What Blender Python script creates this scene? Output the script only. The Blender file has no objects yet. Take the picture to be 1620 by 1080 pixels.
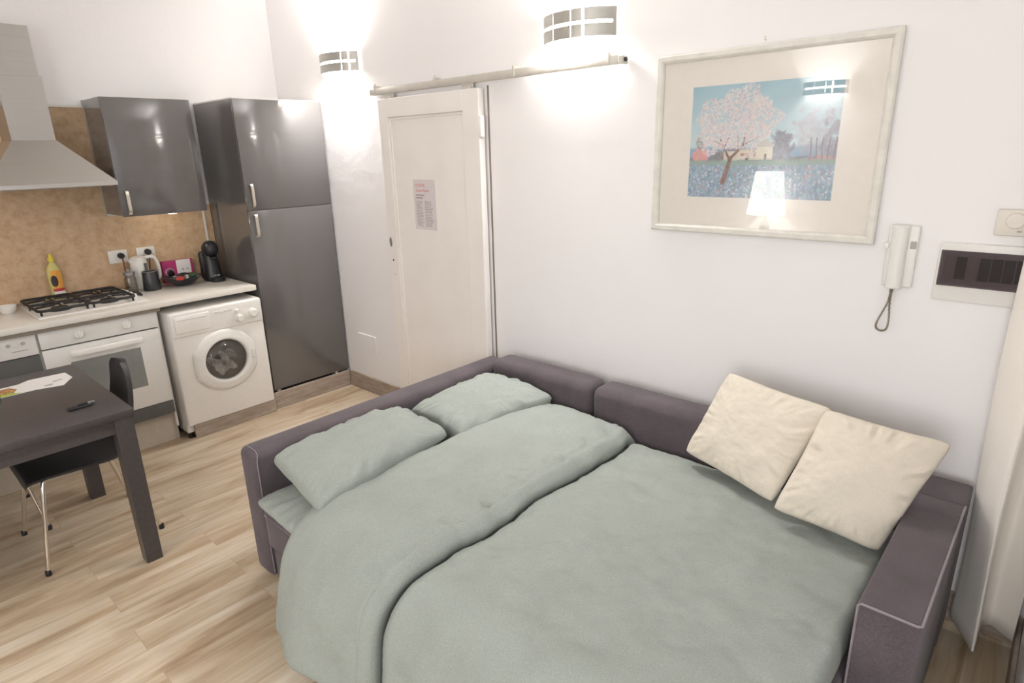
import bpy, bmesh, math, random
import numpy as np
from mathutils import Vector, Matrix, noise

# ------------------------------------------------------------------ camera, light, exposure
scene = bpy.context.scene
C = scene.collection
R = math.radians

def camera():
    a, b, c = R(42.526), R(17.248), R(-1.4756)
    fwd = Vector((-math.sin(a)*math.cos(b), math.cos(a)*math.cos(b), -math.sin(b)))
    right = Vector((math.cos(a), math.sin(a), 0)); up = right.cross(fwd)
    r = right*math.cos(c) + up*math.sin(c); u = -right*math.sin(c) + up*math.cos(c)
    cd = bpy.data.cameras.new('camera'); o = bpy.data.objects.new('camera', cd); C.objects.link(o)
    m = Matrix((r, u, -fwd)).transposed().to_4x4(); m.translation = Vector((4.6816, -2.5364, 1.7567))
    o.matrix_world = m
    cd.sensor_width = 36; cd.lens = 36*973.14/1620; cd.clip_start = .02
    scene.camera = o
camera()

w = bpy.data.worlds.new('world'); scene.world = w; w.use_nodes = True
w.node_tree.nodes['Background'].inputs[0].default_value = (.93, .96, 1, 1)
w.node_tree.nodes['Background'].inputs[1].default_value = .75
vs = scene.view_settings
vs.view_transform = 'Standard'; vs.look = 'None'; vs.gamma = 1; vs.use_curve_mapping = False
vs.exposure = 0.06
scene.cycles.use_denoising = True
scene.cycles.max_bounces = 8; scene.cycles.diffuse_bounces = 5; scene.cycles.glossy_bounces = 4
scene.cycles.transparent_max_bounces = 12
scene.cycles.sample_clamp_indirect = 8

WARM = (1.0, .985, .975)
def lamp(name, typ, loc, power, col=WARM, rot=(0, 0, 0), **k):
    l = bpy.data.lights.new(name, typ); l.energy = power; l.color = col
    for q, v in k.items(): setattr(l, q, v)
    o = bpy.data.objects.new(name, l); o.location = loc; o.rotation_euler = rot; C.objects.link(o); return o
# added fill light at an invented window behind the camera
lamp('rear_fill_light', 'AREA', (4.75, -4.17, 1.65), 50, (.96, .98, 1), (R(90), 0, 0), shape='RECTANGLE', size=1.5, size_y=1.3)
# added fill light from the open right side; no hall is built
lamp('side_fill_light', 'AREA', (6.45, -2.6, 1.6), 5, (.96, .98, 1), (R(90), 0, R(90)), shape='RECTANGLE', size=2.2, size_y=2.0)
WALL_LAMP_W = 26
REAR_LAMP_W = 32
TABLE_LAMP_W = 20

# ------------------------------------------------------------------ node materials
def new_mat(name):
    m = bpy.data.materials.new(name); m.use_nodes = True
    nt = m.node_tree; b = nt.nodes['Principled BSDF']
    return m, nt, b
def setb(b, col=None, rough=None, metal=None, spec=None, **k):
    if col is not None: b.inputs['Base Color'].default_value = (*col, 1)
    if rough is not None: b.inputs['Roughness'].default_value = rough
    if metal is not None: b.inputs['Metallic'].default_value = metal
    if spec is not None: b.inputs['Specular IOR Level'].default_value = spec
    for q, v in k.items(): b.inputs[q].default_value = v
def node(nt, t, **k):
    n = nt.nodes.new(t)
    for q, v in k.items():
        if q.startswith('i_'): n.inputs[q[2:].replace('_', ' ')].default_value = v
        else: setattr(n, q, v)
    return n
def coords(nt, scale=(1, 1, 1), rot=(0, 0, 0), kind='Object'):
    tc = node(nt, 'ShaderNodeTexCoord'); mp = node(nt, 'ShaderNodeMapping')
    mp.inputs['Scale'].default_value = scale; mp.inputs['Rotation'].default_value = rot
    nt.links.new(tc.outputs[kind], mp.inputs['Vector']); return mp.outputs[0]
def ramp(nt, fac, stops):
    r = node(nt, 'ShaderNodeValToRGB'); e = r.color_ramp.elements
    while len(e) < len(stops): e.new(.5)
    for i, (p, c) in enumerate(stops): e[i].position = p; e[i].color = (*c, 1)
    nt.links.new(fac, r.inputs[0]); return r.outputs[0]
def bump(nt, b, h, strength=.2, dist=.01):
    n = node(nt, 'ShaderNodeBump'); n.inputs['Strength'].default_value = strength; n.inputs['Distance'].default_value = dist
    nt.links.new(h, n.inputs['Height']); nt.links.new(n.outputs[0], b.inputs['Normal'])

def plain(name, col, rough=.5, metal=0, spec=.5, var=.06, scale=30, bmp=0, **k):
    m, nt, b = new_mat(name); setb(b, col, rough, metal, spec, **k)
    v = coords(nt); n = node(nt, 'ShaderNodeTexNoise', i_Scale=scale, i_Detail=3.0)
    nt.links.new(v, n.inputs['Vector'])
    lo = tuple(c*(1-var) for c in col); hi = tuple(min(1, c*(1+var)) for c in col)
    nt.links.new(ramp(nt, n.outputs[0], [(.3, lo), (.7, hi)]), b.inputs['Base Color'])
    if bmp: bump(nt, b, n.outputs[0], bmp, .004)
    return m

def fabric(name, col, weave=900, var=.12, patch=.06, rough=.95, bmp=.25, sheen=.2):
    m, nt, b = new_mat(name); setb(b, col, rough, 0, .15)
    b.inputs['Sheen Weight'].default_value = sheen; b.inputs['Sheen Roughness'].default_value = .6
    v = coords(nt)
    n1 = node(nt, 'ShaderNodeTexNoise', i_Scale=weave, i_Detail=2.0); nt.links.new(v, n1.inputs['Vector'])
    n2 = node(nt, 'ShaderNodeTexNoise', i_Scale=7.0, i_Detail=5.0); nt.links.new(v, n2.inputs['Vector'])
    n3 = node(nt, 'ShaderNodeTexNoise', i_Scale=weave*.13, i_Detail=3.0); nt.links.new(v, n3.inputs['Vector'])
    c1 = ramp(nt, n1.outputs[0], [(.3, tuple(c*(1-var) for c in col)), (.7, tuple(min(1, c*(1+var)) for c in col))])
    c2 = ramp(nt, n2.outputs[0], [(.3, (1-patch,)*3), (.7, (1.0,)*3)])
    mx = node(nt, 'ShaderNodeMix', data_type='RGBA', blend_type='MULTIPLY'); mx.inputs[0].default_value = 1
    nt.links.new(c1, mx.inputs[6]); nt.links.new(c2, mx.inputs[7]); nt.links.new(mx.outputs[2], b.inputs['Base Color'])
    ad = node(nt, 'ShaderNodeMath', operation='ADD'); nt.links.new(n1.outputs[0], ad.inputs[0]); nt.links.new(n3.outputs[0], ad.inputs[1])
    bump(nt, b, ad.outputs[0], bmp, .002)
    return m

def emit(name, col, s):
    m = bpy.data.materials.new(name); m.use_nodes = True; nt = m.node_tree
    nt.nodes.remove(nt.nodes['Principled BSDF'])
    e = node(nt, 'ShaderNodeEmission'); e.inputs[0].default_value = (*col, 1); e.inputs[1].default_value = s
    nt.links.new(e.outputs[0], nt.nodes['Material Output'].inputs[0]); return m

def wall_mat(name, col):
    m, nt, b = new_mat(name); setb(b, col, .75, 0, .25)
    v = coords(nt); n = node(nt, 'ShaderNodeTexNoise', i_Scale=1.6, i_Detail=6.0); nt.links.new(v, n.inputs['Vector'])
    nt.links.new(ramp(nt, n.outputs[0], [(.3, tuple(c*.985 for c in col)), (.7, col)]), b.inputs['Base Color'])
    n2 = node(nt, 'ShaderNodeTexNoise', i_Scale=9.0, i_Detail=8.0); nt.links.new(v, n2.inputs['Vector'])
    bump(nt, b, n2.outputs[0], .25, .012); return m

def plank_mat():
    m, nt, b = new_mat('oak_vinyl_planks'); setb(b, rough=.5, spec=.35)
    v = coords(nt, rot=(0, 0, R(90)))
    br = node(nt, 'ShaderNodeTexBrick', offset=.37, i_Scale=1.0, i_Mortar_Size=.0016, i_Brick_Width=1.22, i_Row_Height=.152, i_Bias=0.0, i_Mortar_Smooth=.3)
    br.inputs['Color1'].default_value = (0, 0, 0, 1); br.inputs['Color2'].default_value = (1, 1, 1, 1); br.inputs['Mortar'].default_value = (.5, .5, .5, 1)
    nt.links.new(v, br.inputs['Vector'])
    # grain: noise stretched along the plank, shifted plank by plank
    tc = node(nt, 'ShaderNodeTexCoord'); sep = node(nt, 'ShaderNodeSeparateXYZ'); nt.links.new(tc.outputs['Object'], sep.inputs[0])
    mu = node(nt, 'ShaderNodeMath', operation='MULTIPLY'); nt.links.new(br.outputs[0], mu.inputs[0]); mu.inputs[1].default_value = 37.0
    ad = node(nt, 'ShaderNodeMath', operation='ADD'); nt.links.new(sep.outputs[1], ad.inputs[0]); nt.links.new(mu.outputs[0], ad.inputs[1])
    cm = node(nt, 'ShaderNodeCombineXYZ'); nt.links.new(sep.outputs[0], cm.inputs[0]); nt.links.new(ad.outputs[0], cm.inputs[1]); nt.links.new(mu.outputs[0], cm.inputs[2])
    mp = node(nt, 'ShaderNodeMapping'); mp.inputs['Scale'].default_value = (8, 1.0, 1); nt.links.new(cm.outputs[0], mp.inputs[0])
    n1 = node(nt, 'ShaderNodeTexNoise', i_Scale=1.0, i_Detail=8.0, i_Roughness=.62, i_Distortion=.6); nt.links.new(mp.outputs[0], n1.inputs['Vector'])
    mp2 = node(nt, 'ShaderNodeMapping'); mp2.inputs['Scale'].default_value = (60, 2.5, 1); nt.links.new(cm.outputs[0], mp2.inputs[0])
    n2 = node(nt, 'ShaderNodeTexNoise', i_Scale=1.0, i_Detail=5.0); nt.links.new(mp2.outputs[0], n2.inputs['Vector'])
    mp3 = node(nt, 'ShaderNodeMapping'); mp3.inputs['Scale'].default_value = (5, .9, 1); nt.links.new(cm.outputs[0], mp3.inputs[0])
    n3 = node(nt, 'ShaderNodeTexNoise', i_Scale=1.0, i_Detail=6.0, i_Roughness=.7); nt.links.new(mp3.outputs[0], n3.inputs['Vector'])
    base = ramp(nt, n1.outputs[0], [(.28, (.32, .225, .142)), (.42, (.46, .35, .235)), (.54, (.575, .475, .35)), (.70, (.69, .61, .50))])
    fine = ramp(nt, n2.outputs[0], [(.3, (.88, .865, .85)), (.65, (1, 1, 1))])
    knots = ramp(nt, n3.outputs[0], [(.30, (.78, .66, .56)), (.40, (1, 1, 1))])
    tone = ramp(nt, br.outputs[0], [(0, (.92, .91, .90)), (1, (1, 1, 1))])
    cur = base
    for c in (fine, knots, tone):
        mx = node(nt, 'ShaderNodeMix', data_type='RGBA', blend_type='MULTIPLY'); mx.inputs[0].default_value = 1
        nt.links.new(cur, mx.inputs[6]); nt.links.new(c, mx.inputs[7]); cur = mx.outputs[2]
    mx = node(nt, 'ShaderNodeMix', data_type='RGBA'); nt.links.new(br.outputs['Fac'], mx.inputs[0])
    nt.links.new(cur, mx.inputs[6]); mx.inputs[7].default_value = (.40, .30, .21, 1)
    nt.links.new(mx.outputs[2], b.inputs['Base Color'])
    bump(nt, b, n2.outputs[0], .08, .002)
    return m

def wood_strip_mat():
    m, nt, b = new_mat('greyed_wood_skirting'); setb(b, rough=.6, spec=.3)
    v = coords(nt, (6, 6, 40)); n = node(nt, 'ShaderNodeTexNoise', i_Scale=1.0, i_Detail=7.0, i_Roughness=.65); nt.links.new(v, n.inputs['Vector'])
    nt.links.new(ramp(nt, n.outputs[0], [(.3, (.27, .21, .165)), (.5, (.37, .30, .245)), (.7, (.46, .385, .325))]), b.inputs['Base Color']); return m

def cork_mat():
    m, nt, b = new_mat('mottled_tan_panel'); setb(b, rough=.45, spec=.4)
    v = coords(nt); n = node(nt, 'ShaderNodeTexNoise', i_Scale=16.0, i_Detail=9.0, i_Roughness=.75); nt.links.new(v, n.inputs['Vector'])
    nt.links.new(ramp(nt, n.outputs[0], [(.3, (.42, .27, .155)), (.5, (.56, .39, .24)), (.68, (.64, .48, .32))]), b.inputs['Base Color']); return m

def steel_mat(name, col, rough, axis):
    m, nt, b = new_mat(name); setb(b, col, rough, 1.0)
    sc = [3, 3, 3]; sc[axis] = 1.2; sc = [s*(60 if i != axis else 1) for i, s in enumerate(sc)]
    v = coords(nt, tuple(sc)); n = node(nt, 'ShaderNodeTexNoise', i_Scale=1.0, i_Detail=3.0); nt.links.new(v, n.inputs['Vector'])
    nt.links.new(ramp(nt, n.outputs[0], [(.3, tuple(c*.93 for c in col)), (.7, col)]), b.inputs['Base Color'])
    bump(nt, b, n.outputs[0], .03, .001); return m

def gloss_mat():
    m, nt, b = new_mat('gloss_charcoal_lacquer'); setb(b, (.13, .122, .118), .10, .0, .6)
    b.inputs['Coat Weight'].default_value = .6; b.inputs['Coat Roughness'].default_value = .03
    v = coords(nt); n = node(nt, 'ShaderNodeTexNoise', i_Scale=900.0, i_Detail=1.0); nt.links.new(v, n.inputs['Vector'])
    nt.links.new(ramp(nt, n.outputs[0], [(.35, (.112, .104, .101)), (.7, (.150, .140, .136))]), b.inputs['Base Color']); return m

def glass_mat(name, tint=(1, 1, 1), reflect=.9, rough=.0, ior=1.5):
    """thin pane: clear see-through with a Fresnel mirror coat"""
    m = bpy.data.materials.new(name); m.use_nodes = True; nt = m.node_tree; nt.nodes.remove(nt.nodes['Principled BSDF'])
    tr = node(nt, 'ShaderNodeBsdfTransparent'); tr.inputs[0].default_value = (*tint, 1)
    gl = node(nt, 'ShaderNodeBsdfGlossy'); gl.inputs['Roughness'].default_value = rough
    lw = node(nt, 'ShaderNodeLayerWeight'); lw.inputs[0].default_value = .5
    pw = node(nt, 'ShaderNodeMath', operation='POWER'); pw.inputs[1].default_value = 4.0; nt.links.new(lw.outputs['Facing'], pw.inputs[0])
    mu = node(nt, 'ShaderNodeMath', operation='MULTIPLY_ADD'); mu.inputs[1].default_value = .9; mu.inputs[2].default_value = .04*reflect; nt.links.new(pw.outputs[0], mu.inputs[0])
    mx = node(nt, 'ShaderNodeMixShader'); nt.links.new(mu.outputs[0], mx.inputs[0]); nt.links.new(tr.outputs[0], mx.inputs[1]); nt.links.new(gl.outputs[0], mx.inputs[2])
    nt.links.new(mx.outputs[0], nt.nodes['Material Output'].inputs[0]); return m

def vcol_mat(name, rough=.6):
    m, nt, b = new_mat(name); setb(b, rough=rough, spec=.2)
    a = node(nt, 'ShaderNodeAttribute', attribute_name='paint'); nt.links.new(a.outputs[0], b.inputs['Base Color']); return m

WALLC = (.885, .864, .862)
M = {}
M['wall'] = wall_mat('white_plaster', WALLC)
M['ceil'] = wall_mat('white_ceiling_paint', (.88, .86, .84))
M['floor'] = plank_mat()
M['skirt'] = wood_strip_mat()
M['cork'] = cork_mat()
M['gloss'] = gloss_mat()
M['steel'] = steel_mat('brushed_steel', (.60, .58, .55), .34, 1)
M['steelv'] = steel_mat('brushed_steel_upright', (.50, .485, .46), .30, 1)
M['chrome'] = plain('chrome', (.78, .74, .70), .14, 1, var=.02)
M['nickel'] = plain('satin_nickel', (.74, .68, .60), .3, 1, var=.03)
M['sofa'] = fabric('mauve_grey_upholstery', (.114, .092, .102), 330, .22, .28, sheen=.12)
M['seam'] = fabric('pale_mauve_piping', (.26, .22, .24), 900, .1, .05)
M['linen'] = fabric('sage_washed_cotton', (.318, .345, .315), 290, .11, .08, bmp=.3, sheen=.05)
M['cream'] = fabric('cream_cotton', (.70, .635, .535), 300, .05, .04, bmp=.2, sheen=.1)
M['curtain'] = fabric('ivory_curtain_cloth', (.88, .83, .76), 500, .05, .03, bmp=.15)
M['enamel'] = plain('white_enamel', (.82, .79, .75), .28, 0, .5, .015)
M['oven_white'] = plain('pale_grey_enamel', (.77, .75, .72), .3, 0, .5, .015)
M['plastic'] = plain('white_plastic', (.80, .78, .74), .4, 0, .5, .015)
M['ivory'] = plain('ivory_plastic', (.74, .69, .62), .45, 0, .4, .02)
M['doorpaint'] = plain('cream_door_paint', (.90, .855, .815), .5, 0, .4, .025, 4)
M['worktop'] = plain('cream_laminate', (.76, .725, .66), .3, 0, .5, .02, 8)
M['dark_table'] = plain('black_brown_veneer', (.062, .053, .052), .38, 0, .5, .12, 60)
M['leather'] = plain('black_leatherette', (.030, .028, .030), .5, 0, .5, .2, 90, .2)
M['black'] = plain('black_plastic', (.014, .014, .016), .35, 0, .5, .1)
M['matte_black'] = plain('matte_black_iron', (.022, .020, .019), .6, 0, .4, .2)
M['darkgrey'] = plain('dark_grey_panel', (.105, .105, .10), .4, 0, .4, .06)
M['plinth'] = plain('beige_plinth', (.50, .44, .36), .5, 0, .4, .05)
M['oven_glass'] = plain('smoked_oven_glass', (.25, .258, .25), .14, 0, .7, .04)
M['dark'] = plain('dark_void', (.008, .008, .008), .9, 0, .1, .05)
M['frame'] = plain('whitewashed_frame', (.74, .715, .66), .5, 0, .4, .06, 25)
M['mat'] = plain('cream_mount_board', (.89, .84, .77), .8, 0, .2, .015)
M['paper'] = plain('white_paper', (.82, .79, .77), .8, 0, .2, .01)
M['paper_pink'] = plain('pale_lilac_paper', (.72, .665, .67), .8, 0, .2, .02)
M['ink'] = plain('grey_ink', (.36, .33, .34), .8, 0, .2, .1)
M['red_ink'] = plain('faded_red_ink', (.66, .24, .24), .8, 0, .2, .1)
M['rail'] = plain('cream_painted_steel', (.62, .585, .53), .4, .3, .5, .04)
M['lamp_metal'] = plain('satin_lamp_metal', (.50, .48, .44), .4, .7, .5, .03)
M['glow'] = emit('lit_lamp_diffuser', (1, .95, .87), 45)
M['bulb'] = emit('lit_bulb', (1, .93, .82), 60)
M['puck'] = emit('lit_puck_lens', (1, .9, .76), 6)
M['pane'] = glass_mat('clear_pane', (1, 1, 1), 1.9, .012)
M['smoked'] = glass_mat('smoked_lid', (.52, .48, .50), 1.3, .04)
M['jarglass'] = glass_mat('clear_jar_glass', (.86, .86, .84), 1.6, .02)
M['aqua'] = glass_mat('aqua_tumbler_glass', (.72, .86, .82), 1.6, .02)
M['washer_glass'] = glass_mat('washer_bowl_glass', (.62, .61, .60), 1.4, .03)
M['cord'] = plain('taupe_spiral_cord', (.24, .20, .15), .6, 0, .3, .1)
M['cable'] = plain('red_brown_cable', (.22, .085, .04), .5, 0, .4, .05)
M['yellow'] = plain('yellow_liquid_plastic', (.70, .62, .20), .25, 0, .5, .05, **{'Transmission Weight': .15})
M['yellow_cap'] = plain('yellow_cap', (.72, .58, .05), .4, 0, .5, .03)
M['orange'] = plain('orange_label', (.74, .36, .06), .5, 0, .4, .06)
M['brown_print'] = plain('dark_brown_print', (.045, .03, .035), .5, 0, .4, .1)
M['red'] = plain('red_plastic', (.52, .05, .05), .4, 0, .5, .06)
M['orange_red'] = plain('orange_red_silicone', (.72, .16, .05), .5, 0, .4, .05)
M['magenta'] = plain('magenta_card', (.42, .035, .155), .5, 0, .4, .08)
M['charcoal_ceramic'] = plain('charcoal_glaze', (.030, .032, .036), .25, 0, .6, .1)
M['grey_metal'] = plain('grey_rim', (.32, .31, .30), .4, .6, .5, .05)
M['green'] = plain('dark_green_foil', (.03, .10, .055), .3, .3, .5, .1)
M['silver'] = plain('silver_foil', (.48, .47, .43), .3, .7, .5, .06)
M['grey_line'] = plain('grey_print', (.42, .41, .39), .6, 0, .3, .05)
M['laundry'] = plain('grey_laundry', (.56, .54, .52), .9, 0, .2, .5, 14)
M['grey_edge'] = plain('pale_grey_edge', (.50, .50, .46), .5, 0, .4, .03)
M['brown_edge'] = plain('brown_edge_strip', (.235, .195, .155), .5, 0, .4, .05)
M['shade'] = fabric('lamp_shade_cloth', (.8, .74, .64), 600, .03, .02)

# ------------------------------------------------------------------ geometry helpers
ORG = {}
def bm_new(): return bmesh.new()
def xf(verts, fn):
    for v in verts: v.co = fn(v.co)
def box(bm, x0, x1, y0, y1, z0, z1, r=0, seg=2):
    vs_ = bmesh.ops.create_cube(bm, size=1)['verts']
    for v in vs_: v.co = Vector(((x0+x1)/2 + v.co.x*(x1-x0), (y0+y1)/2 + v.co.y*(y1-y0), (z0+z1)/2 + v.co.z*(z1-z0)))
    if r > 0:
        ed = list({e for v in vs_ for e in v.link_edges})
        bmesh.ops.bevel(bm, geom=ed, offset=r, segments=seg, affect='EDGES', profile=.5)
def frame_of(d):
    d = Vector(d).normalized(); a = Vector((0, 0, 1)) if abs(d.z) < .9 else Vector((1, 0, 0))
    x = d.cross(a).normalized(); return x, d.cross(x).normalized(), d
def tube(bm, pts, r, n=10, cap=True, closed=False):
    pts = [Vector(p) for p in pts]; rings = []; N = len(pts); px = None
    for i, p in enumerate(pts):
        if closed: d = pts[(i+1) % N] - pts[i-1]
        else: d = pts[min(i+1, N-1)] - pts[max(i-1, 0)]
        d.normalize()
        if px is None: x, y, _ = frame_of(d)
        else:
            x = px - d*px.dot(d)
            if x.length < 1e-5: x, y, _ = frame_of(d)
            x.normalize()
        y = d.cross(x).normalized(); px = x
        rr = r[i] if isinstance(r, (list, tuple)) else r
        rings.append([bm.verts.new(p + (x*math.cos(t) + y*math.sin(t))*rr) for t in [2*math.pi*k/n for k in range(n)]])
    for a in range(N if closed else N-1):
        A, B = rings[a], rings[(a+1) % N]
        for k in range(n): bm.faces.new((A[k], A[(k+1) % n], B[(k+1) % n], B[k]))
    if cap and not closed:
        bm.faces.new(rings[0][::-1]); bm.faces.new(rings[-1])
def lathe(bm, prof, c, n=28, axis='z', sx=1, sy=1):
    """prof: (radius, height) list"""
    c = Vector(c); rings = []
    def P(r, h, t):
        a, b = r*math.cos(t)*sx, r*math.sin(t)*sy
        return c + (Vector((a, b, h)) if axis == 'z' else Vector((h, a, b)) if axis == 'x' else Vector((a, h, b)))
    for r, h in prof:
        if r < 1e-6: rings.append([bm.verts.new(P(0, h, 0))])
        else: rings.append([bm.verts.new(P(r, h, 2*math.pi*k/n)) for k in range(n)])
    for A, B in zip(rings, rings[1:]):
        for k in range(n):
            q = (k+1) % n
            f = [A[k] if len(A) > 1 else A[0]]
            if len(A) > 1: f.append(A[q])
            if len(B) > 1: f += [B[q], B[k]]
            else: f.append(B[0])
            if len(f) >= 3:
                try: bm.faces.new(f)
                except ValueError: pass
def prism(bm, poly, fn, h0, h1):
    """poly of 2D points; fn(a, b, h) -> 3D"""
    A = [bm.verts.new(fn(a, b, h0)) for a, b in poly]; B = [bm.verts.new(fn(a, b, h1)) for a, b in poly]
    n = len(poly); bm.faces.new(A[::-1]); bm.faces.new(B)
    for k in range(n): bm.faces.new((A[k], A[(k+1) % n], B[(k+1) % n], B[k]))
def grid_bm(P):
    """P: array (n, m, 3)"""
    bm = bm_new(); n, m = P.shape[:2]
    V = [[bm.verts.new(tuple(P[i, j])) for j in range(m)] for i in range(n)]
    for i in range(n-1):
        for j in range(m-1): bm.faces.new((V[i][j], V[i+1][j], V[i+1][j+1], V[i][j+1]))
    return bm

def obj(name, bm, mat, parent=None, smooth=None, loc=None, mods=()):
    """link a bmesh (built in room coordinates) as one object"""
    me = bpy.data.meshes.new(name)
    bmesh.ops.recalc_face_normals(bm, faces=bm.faces[:])
    if parent is not None: o0 = ORG[parent.name]
    elif loc is not None: o0 = Vector(loc)
    else:
        cs = [v.co for v in bm.verts]
        lo = Vector([min(c[i] for c in cs) for i in range(3)]); hi = Vector([max(c[i] for c in cs) for i in range(3)])
        o0 = Vector(((lo.x+hi.x)/2, (lo.y+hi.y)/2, lo.z))
    bmesh.ops.translate(bm, verts=bm.verts[:], vec=-o0)
    if smooth is not None:
        for f in bm.faces: f.smooth = True
        if smooth < 180:
            for e in bm.edges:
                if len(e.link_faces) == 2 and e.calc_face_angle(0) > R(smooth): e.smooth = False
    bm.to_mesh(me); bm.free()
    me.materials.append(mat)
    o = bpy.data.objects.new(name, me); C.objects.link(o)
    ORG[o.name] = o0
    if parent is not None: o.parent = parent
    else: o.location = o0
    for t, k in mods:
        md = o.modifiers.new(t.lower(), t)
        for q, v in k.items(): setattr(md, q, v)
    return o
def thing(name, label, cat, loc, group=None):
    o = bpy.data.objects.new(name, None); o.empty_display_size = .05; C.objects.link(o); o.location = loc
    ORG[o.name] = Vector(loc); o['label'] = label; o['category'] = cat
    if group: o['group'] = group
    return o
def tag(o, label, cat, group=None):
    o['label'] = label; o['category'] = cat
    if group: o['group'] = group
    return o
def struct(o, label=None):
    o['kind'] = 'structure'
    if label: o['label'] = label
    return o
def bx(name, mat, parent, *a, r=0, seg=2, label=None):
    bm = bm_new(); box(bm, *a, r=r, seg=seg); o = obj(name, bm, mat, parent, 40 if r else None)
    if label: o['label'] = label
    return o
def copy_thing(src, delta, label, group=None):
    """copy a thing with its parts and sub-parts"""
    r = src.copy(); C.objects.link(r); r.location = src.location + Vector(delta); r['label'] = label
    if group: r['group'] = group
    def rec(a, b):
        for ch in list(a.children):
            c = ch.copy(); C.objects.link(c); c.parent = b; rec(ch, c)
    rec(src, r); ORG[r.name] = r.location.copy()
    return r
def text(name, body, size, mat, parent, origin, xdir, updir, depth=.0004):
    cu = bpy.data.curves.new(name, 'FONT'); cu.body = body; cu.size = size; cu.extrude = depth
    dg = bpy.data.objects.new(name+'_src', cu)
    me = bpy.data.meshes.new_from_object(dg); bpy.data.objects.remove(dg)
    bm = bm_new(); bm.from_mesh(me); bpy.data.meshes.remove(me)
    x = Vector(xdir).normalized(); y = Vector(updir).normalized(); z = x.cross(y); o = Vector(origin)
    for v in bm.verts: v.co = o + x*v.co.x + y*v.co.y + z*v.co.z
    return obj(name, bm, mat, parent)

def vnoise(x, y, seed=0, oct=4):
    """smooth value noise on arrays"""
    out = np.zeros(np.broadcast(x, y).shape); amp = 1.0; tot = 0
    rs = np.random.RandomState(seed); tab = rs.rand(256, 256)*2-1
    for o in range(oct):
        xi = np.floor(x).astype(int); yi = np.floor(y).astype(int); fx = x-xi; fy = y-yi
        fx = fx*fx*(3-2*fx); fy = fy*fy*(3-2*fy)
        g = lambda a, b: tab[a % 256, b % 256]
        out += amp*((g(xi, yi)*(1-fx)+g(xi+1, yi)*fx)*(1-fy) + (g(xi, yi+1)*(1-fx)+g(xi+1, yi+1)*fx)*fy)
        tot += amp; amp *= .5; x = x*2.03+17.1; y = y*2.03+5.7
    return out/tot

# ------------------------------------------------------------------ the room
RX, RY, RZ = 6.6, -4.2, 2.95
def wallbox(name, *a, mat='wall'):
    bm = bm_new(); box(bm, *a); return struct(obj(name, bm, M[mat]))
wallbox('floor', -.1, RX+.1, RY-.1, .1, -.1, 0, mat='floor')
wallbox('ceiling', -.1, RX+.1, RY-.1, .1, RZ, RZ+.1, mat='ceil')
wallbox('wall_left', -.1, 0, RY-.1, .1, 0, RZ)
wallbox('wall_back', 0, RX, 0, .1, 0, RZ)
bm = bm_new()                                   # wall behind the camera with an opening added for the fill light
for a in ((0, 3.95, RY-.1, RY, 0, RZ), (5.55, RX, RY-.1, RY, 0, RZ), (3.95, 5.55, RY-.1, RY, 0, .95), (3.95, 5.55, RY-.1, RY, 2.35, RZ)): box(bm, *a)
struct(obj('wall_front', bm, M['wall']))
bm = bm_new()                                   # far right wall with a wide opening, added to let in fill light
for a in ((RX, RX+.1, RY-.1, -3.8, 0, RZ), (RX, RX+.1, -1.4, .1, 0, RZ), (RX, RX+.1, -3.8, -1.4, 2.7, RZ)): box(bm, *a)
struct(obj('wall_right', bm, M['wall']))
wallbox('wall_pier', 4.80, 4.92, -.95, 0, 0, RZ)
wn = struct(bx('added_window_1', M['plastic'], None, 3.95, 5.55, RY-.09, RY-.05, .95, 1.0))  # unseen window, added to go with the rear fill light
for nm, a in (('added_window_frame', (3.95, 5.55, RY-.09, RY-.05, 2.3, 2.35)), ('added_window_frame', (3.95, 4.0, RY-.09, RY-.05, 1.0, 2.3)),
              ('added_window_frame', (5.5, 5.55, RY-.09, RY-.05, 1.0, 2.3)), ('added_window_frame', (4.725, 4.775, RY-.09, RY-.05, 1.0, 2.3))):
    bx(nm, M['plastic'], wn, *a)
bx('added_window_pane', M['pane'], wn, 4.0, 5.5, RY-.072, RY-.068, 1.0, 2.3)
bh = .126
for nm, a in (('baseboard_back', (.616, 1.30, -.014, 0, 0, bh)), ('baseboard_right', (4.785, 4.80, -.95, -.014, 0, bh)),
              ('baseboard_front', (0, 3.95, RY, RY+.014, 0, bh))):
    struct(bx(nm, M['skirt'], None, *a, r=.003, seg=1))
struct(bx('baseboard_back.001', M['skirt'], None, 2.27, 4.79, -.014, 0, 0, bh, r=.003, seg=1))
struct(bx('baseboard_left', M['skirt'], None, .600, .6156, -.655, -.014, 0, bh, r=.003, seg=1))
# dark strip painting the shaded gap beside the sliding door
struct(bx('gap_shade_strip', M['brown_edge'], None, 2.226, 2.234, -.006, 0, 0, 2.09))

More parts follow.
